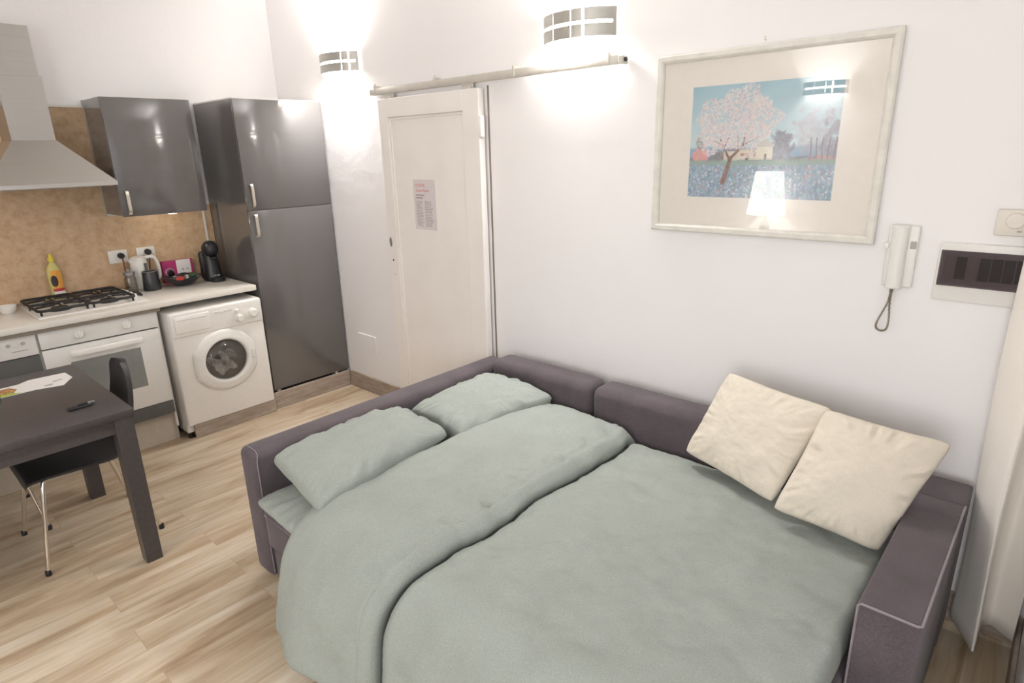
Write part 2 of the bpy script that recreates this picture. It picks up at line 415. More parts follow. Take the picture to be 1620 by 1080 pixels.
# ------------------------------------------------------------------ sliding door and its rail
dx0, dx1, dT = 1.322, 2.207, 2.078
d = struct(bpy.data.objects.new('door_1', None)); C.objects.link(d); d.location = (1.765, -.03, .015); ORG[d.name] = Vector(d.location)
d['label'] = 'cream painted sliding door leaf with one recessed panel'
bm = bm_new()
for a in ((dx0, 1.412, -.055, -.012, .015, dT), (2.080, dx1, -.055, -.012, .015, dT), (1.412, 2.080, -.055, -.012, 1.968, dT), (1.412, 2.080, -.055, -.012, .015, .20)):
    box(bm, *a, r=.003, seg=1)
obj('door_frame', bm, M['doorpaint'], d)
bm = bm_new(); box(bm, 1.41, 2.083, -.040, -.02, .19, 1.972)
obj('door_panel', bm, M['doorpaint'], d)
bm = bm_new(); lw = .016
for a in ((1.412, 1.412+lw, -.048, -.038, .20, 1.968), (2.080-lw, 2.080, -.048, -.038, .20, 1.968), (1.412+lw, 2.080-lw, -.048, -.038, 1.968-lw, 1.968), (1.412+lw, 2.080-lw, -.048, -.038, .20, .20+lw)):
    box(bm, *a, r=.005, seg=2)
obj('panel_moulding', bm, M['doorpaint'], d)
bm = bm_new(); lathe(bm, [(.018, 0), (.018, -.003), (.014, -.005), (.010, -.003), (0, -.003)], (1.345, -.055, 1.2), axis='y', sx=.7, sy=1.7)
obj('finger_pull', bm, M['grey_metal'], d, 40)
bm = bm_new(); lathe(bm, [(0, -.0015), (.006, -.0015), (.006, .001)], (1.357, -.055, 1.08), n=14, axis='y'); obj('keyhole', bm, M['dark'], d)
bm = bm_new(); lathe(bm, [(0, -.0012), (.004, -.0012), (.004, .001)], (1.362, -.055, .985), n=12, axis='y'); obj('screw_hole', bm, M['grey_line'], d)
bm = bm_new(); box(bm, 2.20, 2.226, -.062, -.03, 1.83, 1.94, .004); obj('hinge', bm, M['doorpaint'], d, 40)

rl = thing('sliding_door_rail', 'long cream steel sliding door rail fixed above the door', 'rail', (2.16, -.03, 2.11))
bm = bm_new(); box(bm, 1.262, 3.072, -.046, -.020, 2.106, 2.146, .004, 2); obj('track', bm, M['rail'], rl, 40)
for x in (1.29, 1.856, 2.455, 3.02):
    bm = bm_new(); box(bm, x-.006, x+.006, -.050, 0, 2.146, 2.160, .002, 1); box(bm, x-.006, x+.006, -.051, -.046, 2.112, 2.160, .001, 1)
    tube(bm, [(x, -.040, 2.160), (x, -.040, 2.170)], .005, 6); obj('bracket', bm, M['rail'], rl)
for x, mt in ((1.252, 'rail'), (3.082, 'rail')):
    bm = bm_new(); box(bm, x-.011, x+.011, -.050, -.004, 2.106, 2.140, .003, 1); e_ = obj('end_stop', bm, M[mt], rl, 40)
    bm = bm_new(); lathe(bm, [(.009, -.001), (.009, .008), (0, .008)], (x+.010, -.028, 2.124), 14, 'x'); obj('rubber_bumper', bm, M['black'], e_, 40)
for x in (1.42, 2.11):
    bm = bm_new(); box(bm, x-.045, x+.045, -.040, -.030, 2.084, 2.112, .002, 1); box(bm, x-.03, x+.03, -.05, -.022, 2.074, 2.088, .002, 1)
    obj('roller_hanger', bm, M['rail'], rl)

# notice taped to the door
nt_ = thing('paper_notice', 'lilac paper notice with red heading taped to the cream door', 'notice', (1.7, -.0415, 1.30))
bm = bm_new(); box(bm, 1.598, 1.798, -.0425, -.0412, 1.30, 1.60); obj('sheet', bm, M['paper_pink'], nt_)
text('heading', 'HOUSE', .027, M['red_ink'], nt_, (1.622, -.0428, 1.557), (1, 0, 0), (0, 0, 1))
text('heading', 'Guest Rules', .025, M['red_ink'], nt_, (1.622, -.0428, 1.528), (1, 0, 0), (0, 0, 1))
rs = random.Random(4); bm = bm_new()
for z, x0, x1 in ((1.508, 1.622, 1.70), (1.492, 1.622, 1.685)): box(bm, x0, x1, -.0429, -.0424, z-.004, z+.004)
for k in range(17):
    z = 1.470 - k*.0092
    for x0, x1 in ((1.620, 1.688), (1.698, 1.778)):
        x = x0; e = x1 - rs.random()*.022
        while x < e-.004:
            wd = .006+rs.random()*.013; box(bm, x, min(x+wd, e), -.0429, -.0424, z-.0021, z+.0021); x += wd+.003
obj('printed_lines', bm, M['ink'], nt_)

ap = thing('access_panel', 'small flush white access cover low on the wall beside the tall cabinet', 'access panel', (.88, -.004, .31))
bm = bm_new(); box(bm, .77, .99, -.006, 0, .312, .462, .003, 1); obj('cover', bm, M['wall'], ap)
for x, z in ((.785, .327), (.975, .327), (.785, .447), (.975, .447)):
    bm = bm_new(); lathe(bm, [(0, -.0068), (.003, -.0068), (.003, -.005)], (x, 0, z), 8, 'y'); obj('screw', bm, M['plastic'], ap)

# ------------------------------------------------------------------ wall lamps
def wall_lamp(cx, cz, y0, sgn, label, power, half=.205, sag=.105, hh=.058, slits=((-.30, .005), (.12, .006), (.36, .022))):
    """curved metal shade on a wall at y0; sgn -1 faces -y, +1 faces +y"""
    t = thing('wall_lamp', label, 'wall lamp', (cx, y0, cz-hh), 'curved metal wall lamps')
    def P(s, z, off=0):         # s in -1..1 along the arc
        a = s*R(62); rr = half/math.sin(R(62)); base = rr*math.cos(R(62))
        k = sag/(rr-base)
        return Vector((cx+(rr+off)*math.sin(a), y0+sgn*(((rr+off)*math.cos(a)-base)*k+.012), z))
    bm = bm_new(); th = .0025
    def patch(s0, s1, z0, z1, n):
        prev = None
        for i in range(n+1):
            s = s0+(s1-s0)*i/n
            ring = [bm.verts.new(P(s, z0)), bm.verts.new(P(s, z1)), bm.verts.new(P(s, z1, -th)), bm.verts.new(P(s, z0, -th))]
            if prev:
                for q in range(4): bm.faces.new((prev[q], prev[(q+1) % 4], ring[(q+1) % 4], ring[q]))
            else: bm.faces.new(ring[::-1])
            prev = ring
        bm.faces.new(prev)
    slot = .0065; edge = -1                     # vertical slits through the shade, then one long horizontal slot
    for c, hw in list(slits)+[(.985, 0)]:
        e2 = c-hw if hw else .92
        patch(edge, e2, cz+slot, cz+hh, max(2, int((e2-edge)*16))); patch(edge, e2, cz-hh, cz-slot, max(2, int((e2-edge)*16)))
        if hw:                                   # thin bridges keep the shade in one piece
            patch(c-hw, c+hw, cz+hh-.003, cz+hh, 1); patch(c-hw, c+hw, cz-hh, cz-hh+.003, 1); edge = c+hw
    patch(.92, 1, cz-hh, cz+hh, 3); patch(-1, -.95, cz-slot, cz+slot, 1)
    obj('shade', bm, M['lamp_metal'], t)
    bm = bm_new(); box(bm, cx-half*.9, cx+half*.9, min(y0, y0+sgn*.010), max(y0, y0+sgn*.010), cz-hh*.8, cz+hh*.8, .002, 1); obj('back_plate', bm, M['plastic'], t)
    bm = bm_new()
    n = 12
    A = [P(-.9+1.8*i/n, cz, -.018) for i in range(n+1)]
    rows = [[bm.verts.new((p.x, p.y, cz+h)) for p in A] for h in (-hh*.82, hh*.82)]
    for i in range(n): bm.faces.new((rows[0][i], rows[0][i+1], rows[1][i+1], rows[1][i]))
    obj('diffuser', bm, M['glow'], t, 60)
    for s in (-1, 1):
        lamp('lamp_light', 'AREA', (cx, y0+sgn*.042, cz+s*(hh*.55)), power*.5, WARM, (0 if s < 0 else R(180), 0, 0), shape='RECTANGLE', size=half*1.3, size_y=.045, spread=R(135))
    return t
wall_lamp(.895, 2.327, 0, -1, 'curved metal wall lamp beside the tall cabinet, left of the sliding door', WALL_LAMP_W*.7, slits=((.52, .009), (.74, .018)))
wall_lamp(2.83, 2.286, 0, -1, 'curved metal wall lamp above the end of the door rail, next to the picture', WALL_LAMP_W)
wall_lamp(2.68, 2.25, RY, 1, 'curved metal wall lamp on the opposite wall, mirrored in the picture glass', REAR_LAMP_W)

# table lamp on a console against the opposite wall (mirrored in the picture glass)
cn = thing('console_table', 'narrow white console table carrying the lamp mirrored in the picture', 'table', (2.3, -4.02, 0))
bx('tabletop', M['plastic'], cn, 1.85, 2.75, -4.18, -3.84, .80, .83, r=.004)
for x in (1.88, 2.72):
    for y in (-4.15, -3.87): bx('leg', M['plastic'], cn, x-.02, x+.02, y-.02, y+.02, 0, .80)
tl = thing('table_lamp', 'table lamp with a white cone shade mirrored in the picture glass', 'lamp', (2.3, -4.0, .83))
bm = bm_new(); lathe(bm, [(0, 0), (.075, 0), (.075, .012), (.03, .03), (.045, .07), (.055, .11), (.04, .15), (.018, .18), (.014, .27)], (2.3, -4.0, .83)); obj('lamp_base', bm, M['ivory'], tl, 40)
bm = bm_new(); lathe(bm, [(.185, .24), (.135, .66)], (2.3, -4.0, .83), 36)
obj('lamp_shade', bm, emit('glowing_shade_cloth', (1, .95, .88), 6), tl, 60)
lamp('table_lamp_light', 'POINT', (2.3, -4.0, 1.27), TABLE_LAMP_W, WARM, shadow_soft_size=.05)

# ------------------------------------------------------------------ framed picture
def paint():
    W_, H_ = 330, 250
    xx, yy = np.meshgrid(np.linspace(0, 1, W_), np.linspace(0, 1, H_)); asp = W_/H_
    img = np.zeros((H_, W_, 3))
    n = vnoise(xx*5, yy*8, 3)
    sky = np.array([.38, .58, .66])*(1-.0*yy[..., None]) + np.array([.24, .16, .12])*((1-yy)/.6).clip(0, 1)[..., None] + n[..., None]*.05
    img[:] = sky
    st = vnoise(xx*50, yy*36, 5, 2); st2 = vnoise(xx*70, yy*25, 9, 2)
    def over(mask, col): img[:] = img*(1-mask[..., None]) + np.asarray(col)*mask[..., None]
    sm = lambda a, b, v: ((v-a)/(b-a)).clip(0, 1)
    # distant blue hills, tree line
    over(sm(.02, 0, yy-(.44+.01*np.sin(xx*9))), np.array([.30, .45, .60]))
    hz = .36+.03*vnoise(xx*14, xx*0+1.5, 11)+.02*st
    over(sm(.02, 0, yy-hz)*.85, np.array([.23, .19, .22]))
    # big dark tree right of the house and slim trees at right
    def blob(cx, cy, rx, ry, col, jag=.25, seed=1, a=.9):
        dd = np.sqrt(((xx-cx)/rx)**2+((yy-cy)/ry)**2) + jag*vnoise(xx*38, yy*30, seed, 3)
        over(sm(1.05, .85, dd)*a, np.asarray(col)+st[..., None]*.10)
    blob(.30, .36, .10, .07, (.30, .22, .24), .6, 12, .8); blob(.22, .37, .06, .06, (.26, .24, .24), .6, 13, .8)
    blob(.655, .46, .075, .15, (.24, .24, .30), .5, 2)
    blob(.88, .50, .12, .22, (.48, .46, .52), 1.3, 3, .6); blob(.97, .42, .06, .24, (.34, .32, .38), 1.2, 4, .7); blob(.80, .55, .05, .12, (.52, .50, .55), 1.2, 14, .5)
    blob(.93, .31, .10, .06, (.62, .38, .36), .6, 5, .8)
    for k in range(5):
        cx = .84+k*.037; over(sm(.005, .002, np.abs(xx-cx-.004*np.sin(yy*20+k)))*((yy > .26) & (yy < .52)), (.27, .22, .24))
    # farmhouse
    def quad(x0, x1, y0, y1, col): over(((xx > x0) & (xx < x1) & (yy > y0) & (yy < y1)).astype(float), np.asarray(col)+st[..., None]*.05)
    quad(.36, .50, .34, .43, (.74, .68, .55)); quad(.49, .60, .34, .45, (.80, .74, .62)); quad(.26, .36, .33, .42, (.70, .66, .56))
    over(((yy > .45) & (yy < .53-np.abs(xx-.545)*1.1)).astype(float)*(np.abs(xx-.545) < .06), (.62, .60, .56))
    quad(.38, .44, .375, .40, (.45, .27, .18)); quad(.415, .438, .335, .372, (.16, .15, .16)); quad(.545, .562, .335, .39, (.26, .20, .19)); quad(.47, .485, .37, .44, (.30, .24, .22))
    # pink bush left
    blob(.085, .37, .06, .085, (.80, .40, .36), .5, 6); over(sm(.004, .002, np.abs(xx-.085))*((yy > .26) & (yy < .33)), (.35, .2, .18))
    blob(.07, .50, .03, .06, (.25, .32, .30), .5, 8, .8)
    # green band and blue flowering field of strokes
    over(sm(.03, 0, yy-.325-.01*st), np.array([.33, .45, .40]))
    fld = sm(.02, -.01, yy-.29-.012*st2)
    colf = np.stack([.33+.16*st2, .44+.14*st2+.05*st, .53+.16*st2], -1)
    over(fld, colf)
    over(fld*(vnoise(xx*95, yy*55, 21, 1) > .55), (.60, .67, .73)); over(fld*(vnoise(xx*85, yy*50, 23, 1) > .66), (.56, .38, .38)); over(fld*(vnoise(xx*80, yy*60, 25, 1) > .60)*.8, (.22, .34, .52))
    # trunk and limbs
    def limb(x0, y0, x1, y1, w0, w1, col=(.27, .16, .13)):
        dxx, dyy = (x1-x0)*asp, y1-y0; L = dxx*dxx+dyy*dyy
        t = (((xx-x0)*asp*dxx+(yy-y0)*dyy)/L).clip(0, 1)
        dd = np.sqrt(((xx-x0)*asp-t*dxx)**2+(yy-y0-t*dyy)**2); wd = w0+(w1-w0)*t
        over(sm(1.15, .8, dd/wd), np.asarray(col)+st[..., None]*.08)
    limb(.265, .14, .31, .36, .024, .018); limb(.31, .36, .39, .46, .015, .010); limb(.30, .35, .25, .47, .014, .008)
    limb(.25, .47, .215, .56, .008, .004); limb(.39, .46, .41, .62, .010, .004); limb(.41, .56, .43, .72, .006, .003); limb(.26, .45, .29, .56, .007, .003); limb(.36, .42, .35, .58, .006, .003); limb(.39, .47, .50, .54, .007, .003); limb(.25, .47, .17, .52, .005, .003)
    # blossom strokes
    rr = np.random.RandomState(7)
    for k in range(3200):
        a = rr.rand()*6.283; q = rr.rand()**.5
        wob = 1+.10*math.sin(a*5+1)+.07*math.sin(a*11); cx = .325+.285*q*wob*math.cos(a)+.03*math.sin(a); cy = .66+.305*q*wob*math.sin(a)
        if cy < .44 and abs(cx-.31) < .10: continue
        s = .0045+.006*rr.rand(); an = rr.rand()*3.14
        i0, i1 = int((cy-.03)*H_), int((cy+.03)*H_); j0, j1 = int((cx-.025)*W_), int((cx+.025)*W_)
        i0 = max(i0, 0); j0 = max(j0, 0); sub = img[i0:i1, j0:j1]
        if sub.size == 0: continue
        X_ = (xx[i0:i1, j0:j1]-cx)*asp; Y_ = yy[i0:i1, j0:j1]-cy
        u_ = X_*math.cos(an)+Y_*math.sin(an); v_ = -X_*math.sin(an)+Y_*math.cos(an)
        mk = (np.sqrt((u_/(s*1.6))**2+(v_/(s*.6))**2) < 1)[..., None]*(.62)
        c = [(.84, .74, .72), (.80, .66, .66), (.88, .82, .78), (.72, .62, .66), (.66, .55, .56), (.76, .50, .46)][rr.choice(6, p=[.3, .2, .25, .12, .08, .05])]
        sub[:] = sub*(1-mk)+np.array(c)*mk
    return img.clip(.02, .95)
pc = thing('framed_picture', 'large framed painting of a blossoming tree in a whitewashed frame', 'picture', (3.70, -.02, 1.40))
px0, px1, pz0, pz1 = 3.252, 4.153, 1.399, 2.115; fw = .032; yb, yf = -.006, -.032
bm = bm_new()
prof = [(0, yb), (0, yf+.006), (.006, yf), (fw-.010, yf), (fw-.004, yf+.005), (fw, yf+.012), (fw, yb)]
corn = [((px0, pz0), (1, 1)), ((px1, pz0), (-1, 1)), ((px1, pz1), (-1, -1)), ((px0, pz1), (1, -1))]
rings = [[bm.verts.new((c[0]+s[0]*i, y, c[1]+s[1]*i)) for i, y in prof] for c, s in corn]
for a in range(4):
    A, B = rings[a], rings[(a+1) % 4]
    for k in range(len(prof)): q = (k+1) % len(prof); bm.faces.new((A[k], B[k], B[q], A[q]))
obj('frame', bm, M['frame'], pc)
bx('mount_board', M['mat'], pc, px0+.028, px1-.028, -.012, -.006, pz0+.028, pz1-.028)
img = paint(); H_, W_ = img.shape[:2]
ax0, ax1, az0, az1 = 3.416, 3.990, 1.549, 1.984
P = np.zeros((H_, W_, 3)); P[..., 0] = np.linspace(ax0, ax1, W_)[None]; P[..., 1] = -.0128; P[..., 2] = np.linspace(az0, az1, H_)[:, None]
art = obj('print', grid_bm(P), vcol_mat('painted_print'), pc)
ca = art.data.color_attributes.new('paint', 'FLOAT_COLOR', 'POINT')
ca.data.foreach_set('color', np.concatenate([img.reshape(-1, 3), np.ones((H_*W_, 1))], 1).astype(np.float32).ravel())
bx('glass_pane', M['pane'], pc, px0+.026, px1-.026, -.0205, -.0185, pz0+.026, pz1-.026)
bm = bm_new(); tube(bm, [(3.691, -.001, 2.130), (3.691, -.012, 2.128), (3.691, -.014, 2.142)], .0025, 6); obj('hanging_hook', bm, M['nickel'], pc)

# ------------------------------------------------------------------ intercom, fuse box, thermostat
ic = thing('intercom', 'white intercom handset on the wall with a hanging spiral cord', 'intercom', (4.24, -.02, 1.25))
bx('base_plate', M['plastic'], ic, 4.196, 4.290, -.022, 0, 1.256, 1.474, r=.006, seg=3)
bm = bm_new()
pr = [(-.026, .0), (-.026, .020), (-.018, .032), (.0, .036), (.018, .032), (.026, .020), (.026, .0)]
zs = [1.252, 1.256, 1.30, 1.365, 1.43, 1.470, 1.476]; sc = [.85, 1, 1, .93, 1, 1, .85]; dp = [.7, 1, 1, .86, 1, 1, .7]
rows = [[bm.verts.new((4.236+a*s, -.018-b*q, z)) for a, b in pr] for z, s, q in zip(zs, sc, dp)]
for A, B in zip(rows, rows[1:]):
    for k in range(len(pr)-1): bm.faces.new((A[k], A[k+1], B[k+1], B[k]))
    bm.faces.new((A[-1], A[0], B[0], B[-1]))
bm.faces.new(rows[0][::-1]); bm.faces.new(rows[-1])
obj('handset', bm, M['plastic'], ic, 50)
bx('button', M['grey_line'], ic, 4.268, 4.286, -.0245, -.02, 1.395, 1.421, r=.002, label='grey square door button')
bx('hook_tab', M['plastic'], ic, 4.190, 4.204, -.03, -.01, 1.392, 1.412, r=.003)
bm = bm_new()
ctl = [(4.230, -.03, 1.256), (4.231, -.028, 1.225), (4.228, -.026, 1.20), (4.215, -.025, 1.16), (4.202, -.024, 1.12), (4.204, -.023, 1.097), (4.222, -.022, 1.090), (4.236, -.022, 1.102), (4.238, -.022, 1.14), (4.234, -.021, 1.18), (4.232, -.018, 1.215), (4.234, -.012, 1.25)]
def catmull(p, n=6):
    p = [Vector(q) for q in p]; out = []
    for i in range(len(p)-1):
        a, b, c, d_ = p[max(i-1, 0)], p[i], p[i+1], p[min(i+2, len(p)-1)]
        for k in range(n):
            t = k/n; out.append(.5*((2*b)+(c-a)*t+(2*a-5*b+4*c-d_)*t*t+(3*b-a-3*c+d_)*t**3))
    out.append(p[-1]); return out
cp = catmull(ctl, 26); hx = []
for i, p in enumerate(cp):
    dd = (cp[min(i+1, len(cp)-1)]-cp[max(i-1, 0)]); x, y, _ = frame_of(dd); t = i*1.9; hx.append(p+(x*math.cos(t)+y*math.sin(t))*.0032)
tube(bm, hx, .0016, 5); obj('spiral_cord', bm, M['cord'], ic, 60)

fb = thing('fuse_box', 'white wall fuse box with a smoked hinged lid', 'fuse box', (4.49, -.03, 1.22))
bx('housing', M['plastic'], fb, 4.352, 4.642, -.014, 0, 1.226, 1.425, r=.006, seg=2)
bm = bm_new(); box(bm, 4.362, 4.632, -.017, -.010, 1.282, 1.400); obj('recess', bm, M['oven_white'], fb)
for k in range(7):
    bx('breaker', M['ivory'] if k in (0, 2) else M['darkgrey'], fb, 4.375+k*.032, 4.404+k*.032, -.020, -.015, 1.305, 1.38, r=.001)
bx('lid', M['smoked'], fb, 4.362, 4.632, -.028, -.024, 1.281, 1.401)
th_ = thing('thermostat', 'square ivory wall thermostat above the fuse box', 'thermostat', (4.535, -.02, 1.455))
bx('case', M['ivory'], th_, 4.490, 4.585, -.022, 0, 1.457, 1.540, r=.006, seg=2)
bm = bm_new(); lathe(bm, [(0, -.030), (.023, -.030), (.025, -.027), (.025, -.02)], (4.540, 0, 1.506), 24, 'y'); obj('dial', bm, M['ivory'], th_, 40)
bx('switch', M['grey_line'], th_, 4.548, 4.560, -.0245, -.02, 1.470, 1.476)

# ------------------------------------------------------------------ kitchen: tall cabinet
F, yR, yL, T = .60, -.012, -.637, 2.113
tc = thing('tall_cabinet', 'tall gloss charcoal fridge cabinet standing in the corner', 'cabinet', (.3, -.325, 0))
bx('carcass', M['gloss'], tc, 0.004, F-.022, yL, yR-.002, .126, T-.002, r=.001, seg=1)
bx('top_edge', M['plastic'], tc, .004, F-.004, yL, yR-.002, T-.002, T+.006, label='thin white top edge')
ud = bx('door', M['gloss'], tc, F-.020, F, yL, yR, 1.4165, T, r=.0025)
ld = bx('door', M['gloss'], tc, F-.020, F, yL, yR, .140, 1.4135, r=.0025)
def bow(x, y, z0, z1, out=.030):
    bm = bm_new(); zm = (z0+z1)/2
    pts = [(x, z0), (x+out, z0+.012), (x+out, z1-.012), (x, z1)]
    rows = []
    c = catmull([(x-.001, y, z0+.006), (x+out*.7, y, z0+.004), (x+out, y, z0+.026), (x+out, y, zm), (x+out, y, z1-.026), (x+out*.7, y, z1-.004), (x-.001, y, z1-.006)], 5)
    for i, p in enumerate(c):
        dd = (c[min(i+1, len(c)-1)]-c[max(i-1, 0)]).normalized(); nrm = Vector((dd.z, 0, -dd.x)); wd = Vector((0, 1, 0))*.009; nr = nrm*.004
        rows.append([bm.verts.new(p+wd+nr), bm.verts.new(p-wd+nr), bm.verts.new(p-wd-nr), bm.verts.new(p+wd-nr)])
    for A, B in zip(rows, rows[1:]):
        for k in range(4): bm.faces.new((A[k], A[(k+1) % 4], B[(k+1) % 4], B[k]))
    bm.faces.new(rows[0][::-1]); bm.faces.new(rows[-1]); return bm
obj('handle', bow(F, -.600, 1.438, 1.588), M['nickel'], ud, 50)
obj('handle', bow(F, -.600, 1.240, 1.392), M['nickel'], ld, 50)
vg = bm_new(); box(vg, F-.03, F-.012, -.56, -.16, .112, .138); gr = obj('vent_grille', vg, M['dark'], tc)
bm = bm_new()
for k in range(14): y = -.54+k*.027; box(bm, F-.014, F-.008, y, y+.004, .113, .137)
box(bm, F-.0135, F-.0085, -.545, -.18, .124, .126)
obj('grille_bars', bm, M['matte_black'], gr)
for y in (-.60, -.12): bx('foot_bracket', M['plinth'], tc, F-.03, F-.006, y-.012, y+.012, .08, .138)

# ------------------------------------------------------------------ wall cabinet
uf, uL, uR, ub = .364, -1.304, -.802, 1.425
uc = thing('wall_cabinet', 'gloss charcoal wall cupboard hanging between the hood and the tall cabinet', 'cabinet', (.18, -1.053, ub))
bx('carcass', M['gloss'], uc, .046, uf-.022, uL, uR, ub+.006, T, r=.001, seg=1)
bx('back_edge', M['grey_edge'], uc, .004, .046, uL, uR, ub-.012, T+.002, label='pale grey back edge')
ud = bx('door', M['gloss'], uc, uf-.019, uf, uL, uR, ub, T, r=.0025)
obj('handle', bow(uf, -1.267, 1.438, 1.582), M['nickel'], ud, 50)
pk = bm_new(); lathe(pk, [(0, -.016), (.030, -.016), (.034, -.010), (.034, 0)], (.24, -.98, ub+.006), 24); pk_o = obj('puck_light', pk, M['plastic'], uc, 40)
bm = bm_new(); lathe(bm, [(0, -.0175), (.026, -.0175), (.026, -.0155)], (.24, -.98, ub+.006), 24); obj('lens', bm, M['puck'], pk_o)
lamp('puck_lamp', 'POINT', (.24, -.98, ub-.03), .9, (1, .88, .72), shadow_soft_size=.025)

# ------------------------------------------------------------------ backsplash
bm = bm_new(); box(bm, 0, .010, -3.0, -.640, .93, 1.44); box(bm, 0, .010, -3.0, -.80, 1.44, 2.072)
struct(obj('wall_backsplash', bm, M['cork']))
struct(bx('trim_2', M['plastic'], None, 0, .016, -3.0, uL-.0, 2.072, 2.086))
struct(bx('trim_3', M['plastic'], None, .010, .018, -.700, -.688, .931, ub+.02))

# ------------------------------------------------------------------ cooker hood
hd = thing('cooker_hood', 'brushed steel chimney cooker hood above the gas hob', 'cooker hood', (.25, -1.635, 1.62))
h0, h1, hx1, hz = -1.935, -1.333, .490, 1.622
bm = bm_new()
lo = [(.011, h0), (hx1, h0), (hx1, h1), (.011, h1)]; hi = [(.011, -1.742), (.268, -1.742), (.268, -1.536), (.011, -1.536)]
r0 = [bm.verts.new((x, y, hz)) for x, y in lo]; r1 = [bm.verts.new((x, y, hz+.022)) for x, y in lo]; r2 = [bm.verts.new((x, y, 1.876)) for x, y in hi]
for A, B in ((r0, r1), (r1, r2)):
    for k in range(4): bm.faces.new((A[k], A[(k+1) % 4], B[(k+1) % 4], B[k]))
bm.faces.new(r2); bm.faces.new(r0[::-1])
obj('canopy', bm, M['steel'], hd)
bx('filter_panel', M['grey_metal'], hd, .03, hx1-.02, h0+.02, h1-.02, hz-.004, hz+.002)
bx('lower_duct', M['steelv'], hd, .011, .267, -1.742, -1.536, 1.874, 2.212, r=.0015, seg=1)
bx('upper_duct', M['steelv'], hd, .011, .258, -1.732, -1.546, 2.19, 2.468, r=.0015, seg=1)

# ------------------------------------------------------------------ worktop and base units
ct, cb = .930, .893
yw = -.673
wt = bm_new()
box(wt, .011, .632, -3.0, yw, cb, ct, .006, 2)
wt_o = tag(obj('worktop', wt, M['worktop'], None, 40), 'cream laminate kitchen worktop running along the left wall', 'worktop')
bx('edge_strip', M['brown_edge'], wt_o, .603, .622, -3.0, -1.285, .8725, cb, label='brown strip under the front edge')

wm = thing('washing_machine', 'white front loading washing machine under the right end of the worktop', 'washing machine', (.35, -.966, 0))
wf, wR, wL, wb, wtp = .655, -.669, -1.264, .092, .846
bm = bm_new(); box(bm, .08, wf, wL, wR, wb, wtp, .012, 3); box(bm, .08, .618, wL+.002, wR-.002, .04, wb+.02); obj('body', bm, M['enamel'], wm, 40)
bm = bm_new(); box(bm, wf-.01, wf+.010, wL+.004, wR-.004, .688, wtp-.004, .008, 3); obj('control_panel', bm, M['enamel'], wm, 40)
bm = bm_new(); box(bm, wf+.004, wf+.016, -1.238, -1.022, .712, .822, .006, 3); dr = obj('detergent_drawer', bm, M['enamel'], wm, 40)
bx('drawer_grip', M['oven_white'], dr, wf+.012, wf+.019, -1.22, -1.04, .795, .806, r=.003)
for k in range(4): bx('button', M['plastic'], wm, wf+.009, wf+.015, -.985+k*.030, -.965+k*.030, .800, .812, r=.003)
for y, z, rr in ((-.834, .738, .022), (-.742, .756, .027), (-.846, .790, .012)):
    bm = bm_new(); lathe(bm, [(0, .030), (rr*.8, .030), (rr, .024), (rr*1.05, .008), (rr*1.25, .006), (rr*1.25, 0)], (wf+.009, y, z), 24, 'x'); obj('knob', bm, M['plastic'], wm, 40)
bm = bm_new(); lathe(bm, [(0, .0035), (.008, .0035), (.008, 0)], (wf+.009, -1.226, .815), 10, 'x'); obj('indicator', bm, M['brown_print'], wm)
# porthole door
cy, cz_ = -.962, .483
dr = bm_new()
def plate(k, a):
    rr = .205
    y = rr*1.06*math.cos(a); z = rr*math.sin(a)
    y = max(-.202, min(.202, y)); return y*k, z*k
N = 64
rows = []
for k, x in ((1.0, wf-.002), (1.0, wf+.012), (.97, wf+.020), (.90, wf+.026), (.78, wf+.030)):
    rows.append([dr.verts.new((x, cy+plate(k, 2*math.pi*i/N)[0], cz_+plate(k, 2*math.pi*i/N)[1])) for i in range(N)])
for rr, x in ((.148, wf+.034), (.140, wf+.030), (.134, wf+.012)):
    rows.append([dr.verts.new((x, cy+rr*math.cos(2*math.pi*i/N), cz_+rr*math.sin(2*math.pi*i/N))) for i in range(N)])
for A, B in zip(rows, rows[1:]):
    for i in range(N): dr.faces.new((A[i], A[(i+1) % N], B[(i+1) % N], B[i]))
pd = obj('porthole_door', dr, M['plastic'], wm, 50)
bm = bm_new(); lathe(bm, [(.136, .012), (.134, .018), (.120, .034), (.09, .046), (.05, .052), (0, .054)], (wf, cy, cz_), 40, 'x'); obj('door_glass', bm, M['washer_glass'], pd, 60)
bm = bm_new(); lathe(bm, [(0, .0015), (.137, .0015)], (wf, cy, cz_), 40, 'x'); obj('drum', bm, M['grey_metal'], wm)
rs = random.Random(5); bm = bm_new()
for k in range(9):
    a = rs.random()*6.28; q = rs.random()*.085; s = .03+rs.random()*.03
    vs_ = bmesh.ops.create_icosphere(bm, subdivisions=2, radius=1)['verts']
    c = Vector((wf+.006, cy+q*math.cos(a), cz_-.02+q*math.sin(a)*.8)); ax = Vector((rs.random()-.5, rs.random()-.5, rs.random()-.5)).normalized(); rot = Matrix.Rotation(rs.random()*6, 3, ax)
    for v in vs_: q2 = rot @ Vector((v.co.x*s*1.5, v.co.y*s*.35, v.co.z*s)); v.co = c+Vector((q2.x*.2, q2.y, q2.z))
lo_ = obj('laundry', bm, M['laundry'], wm, 30); lo_['label'] = 'grey laundry behind the porthole'
bm = bm_new(); box(bm, wf+.026, wf+.034, -.795, -.772, .455, .52, .006, 3); obj('door_handle', bm, M['enamel'], pd, 40)
for y in (-1.238, -.72):
    bm = bm_new(); lathe(bm, [(0, 0), (.022, 0), (.022, .012), (.010, .016), (.010, .05)], (wf-.058, y, 0), 14); obj('foot', bm, M['black'], wm, 40)
tag(bx('plinth_board', M['skirt'], None, .628, .642, -1.225, -.662, 0, .090, r=.002, seg=1), 'short greyed wood board tucked under the washing machine', 'plinth board')

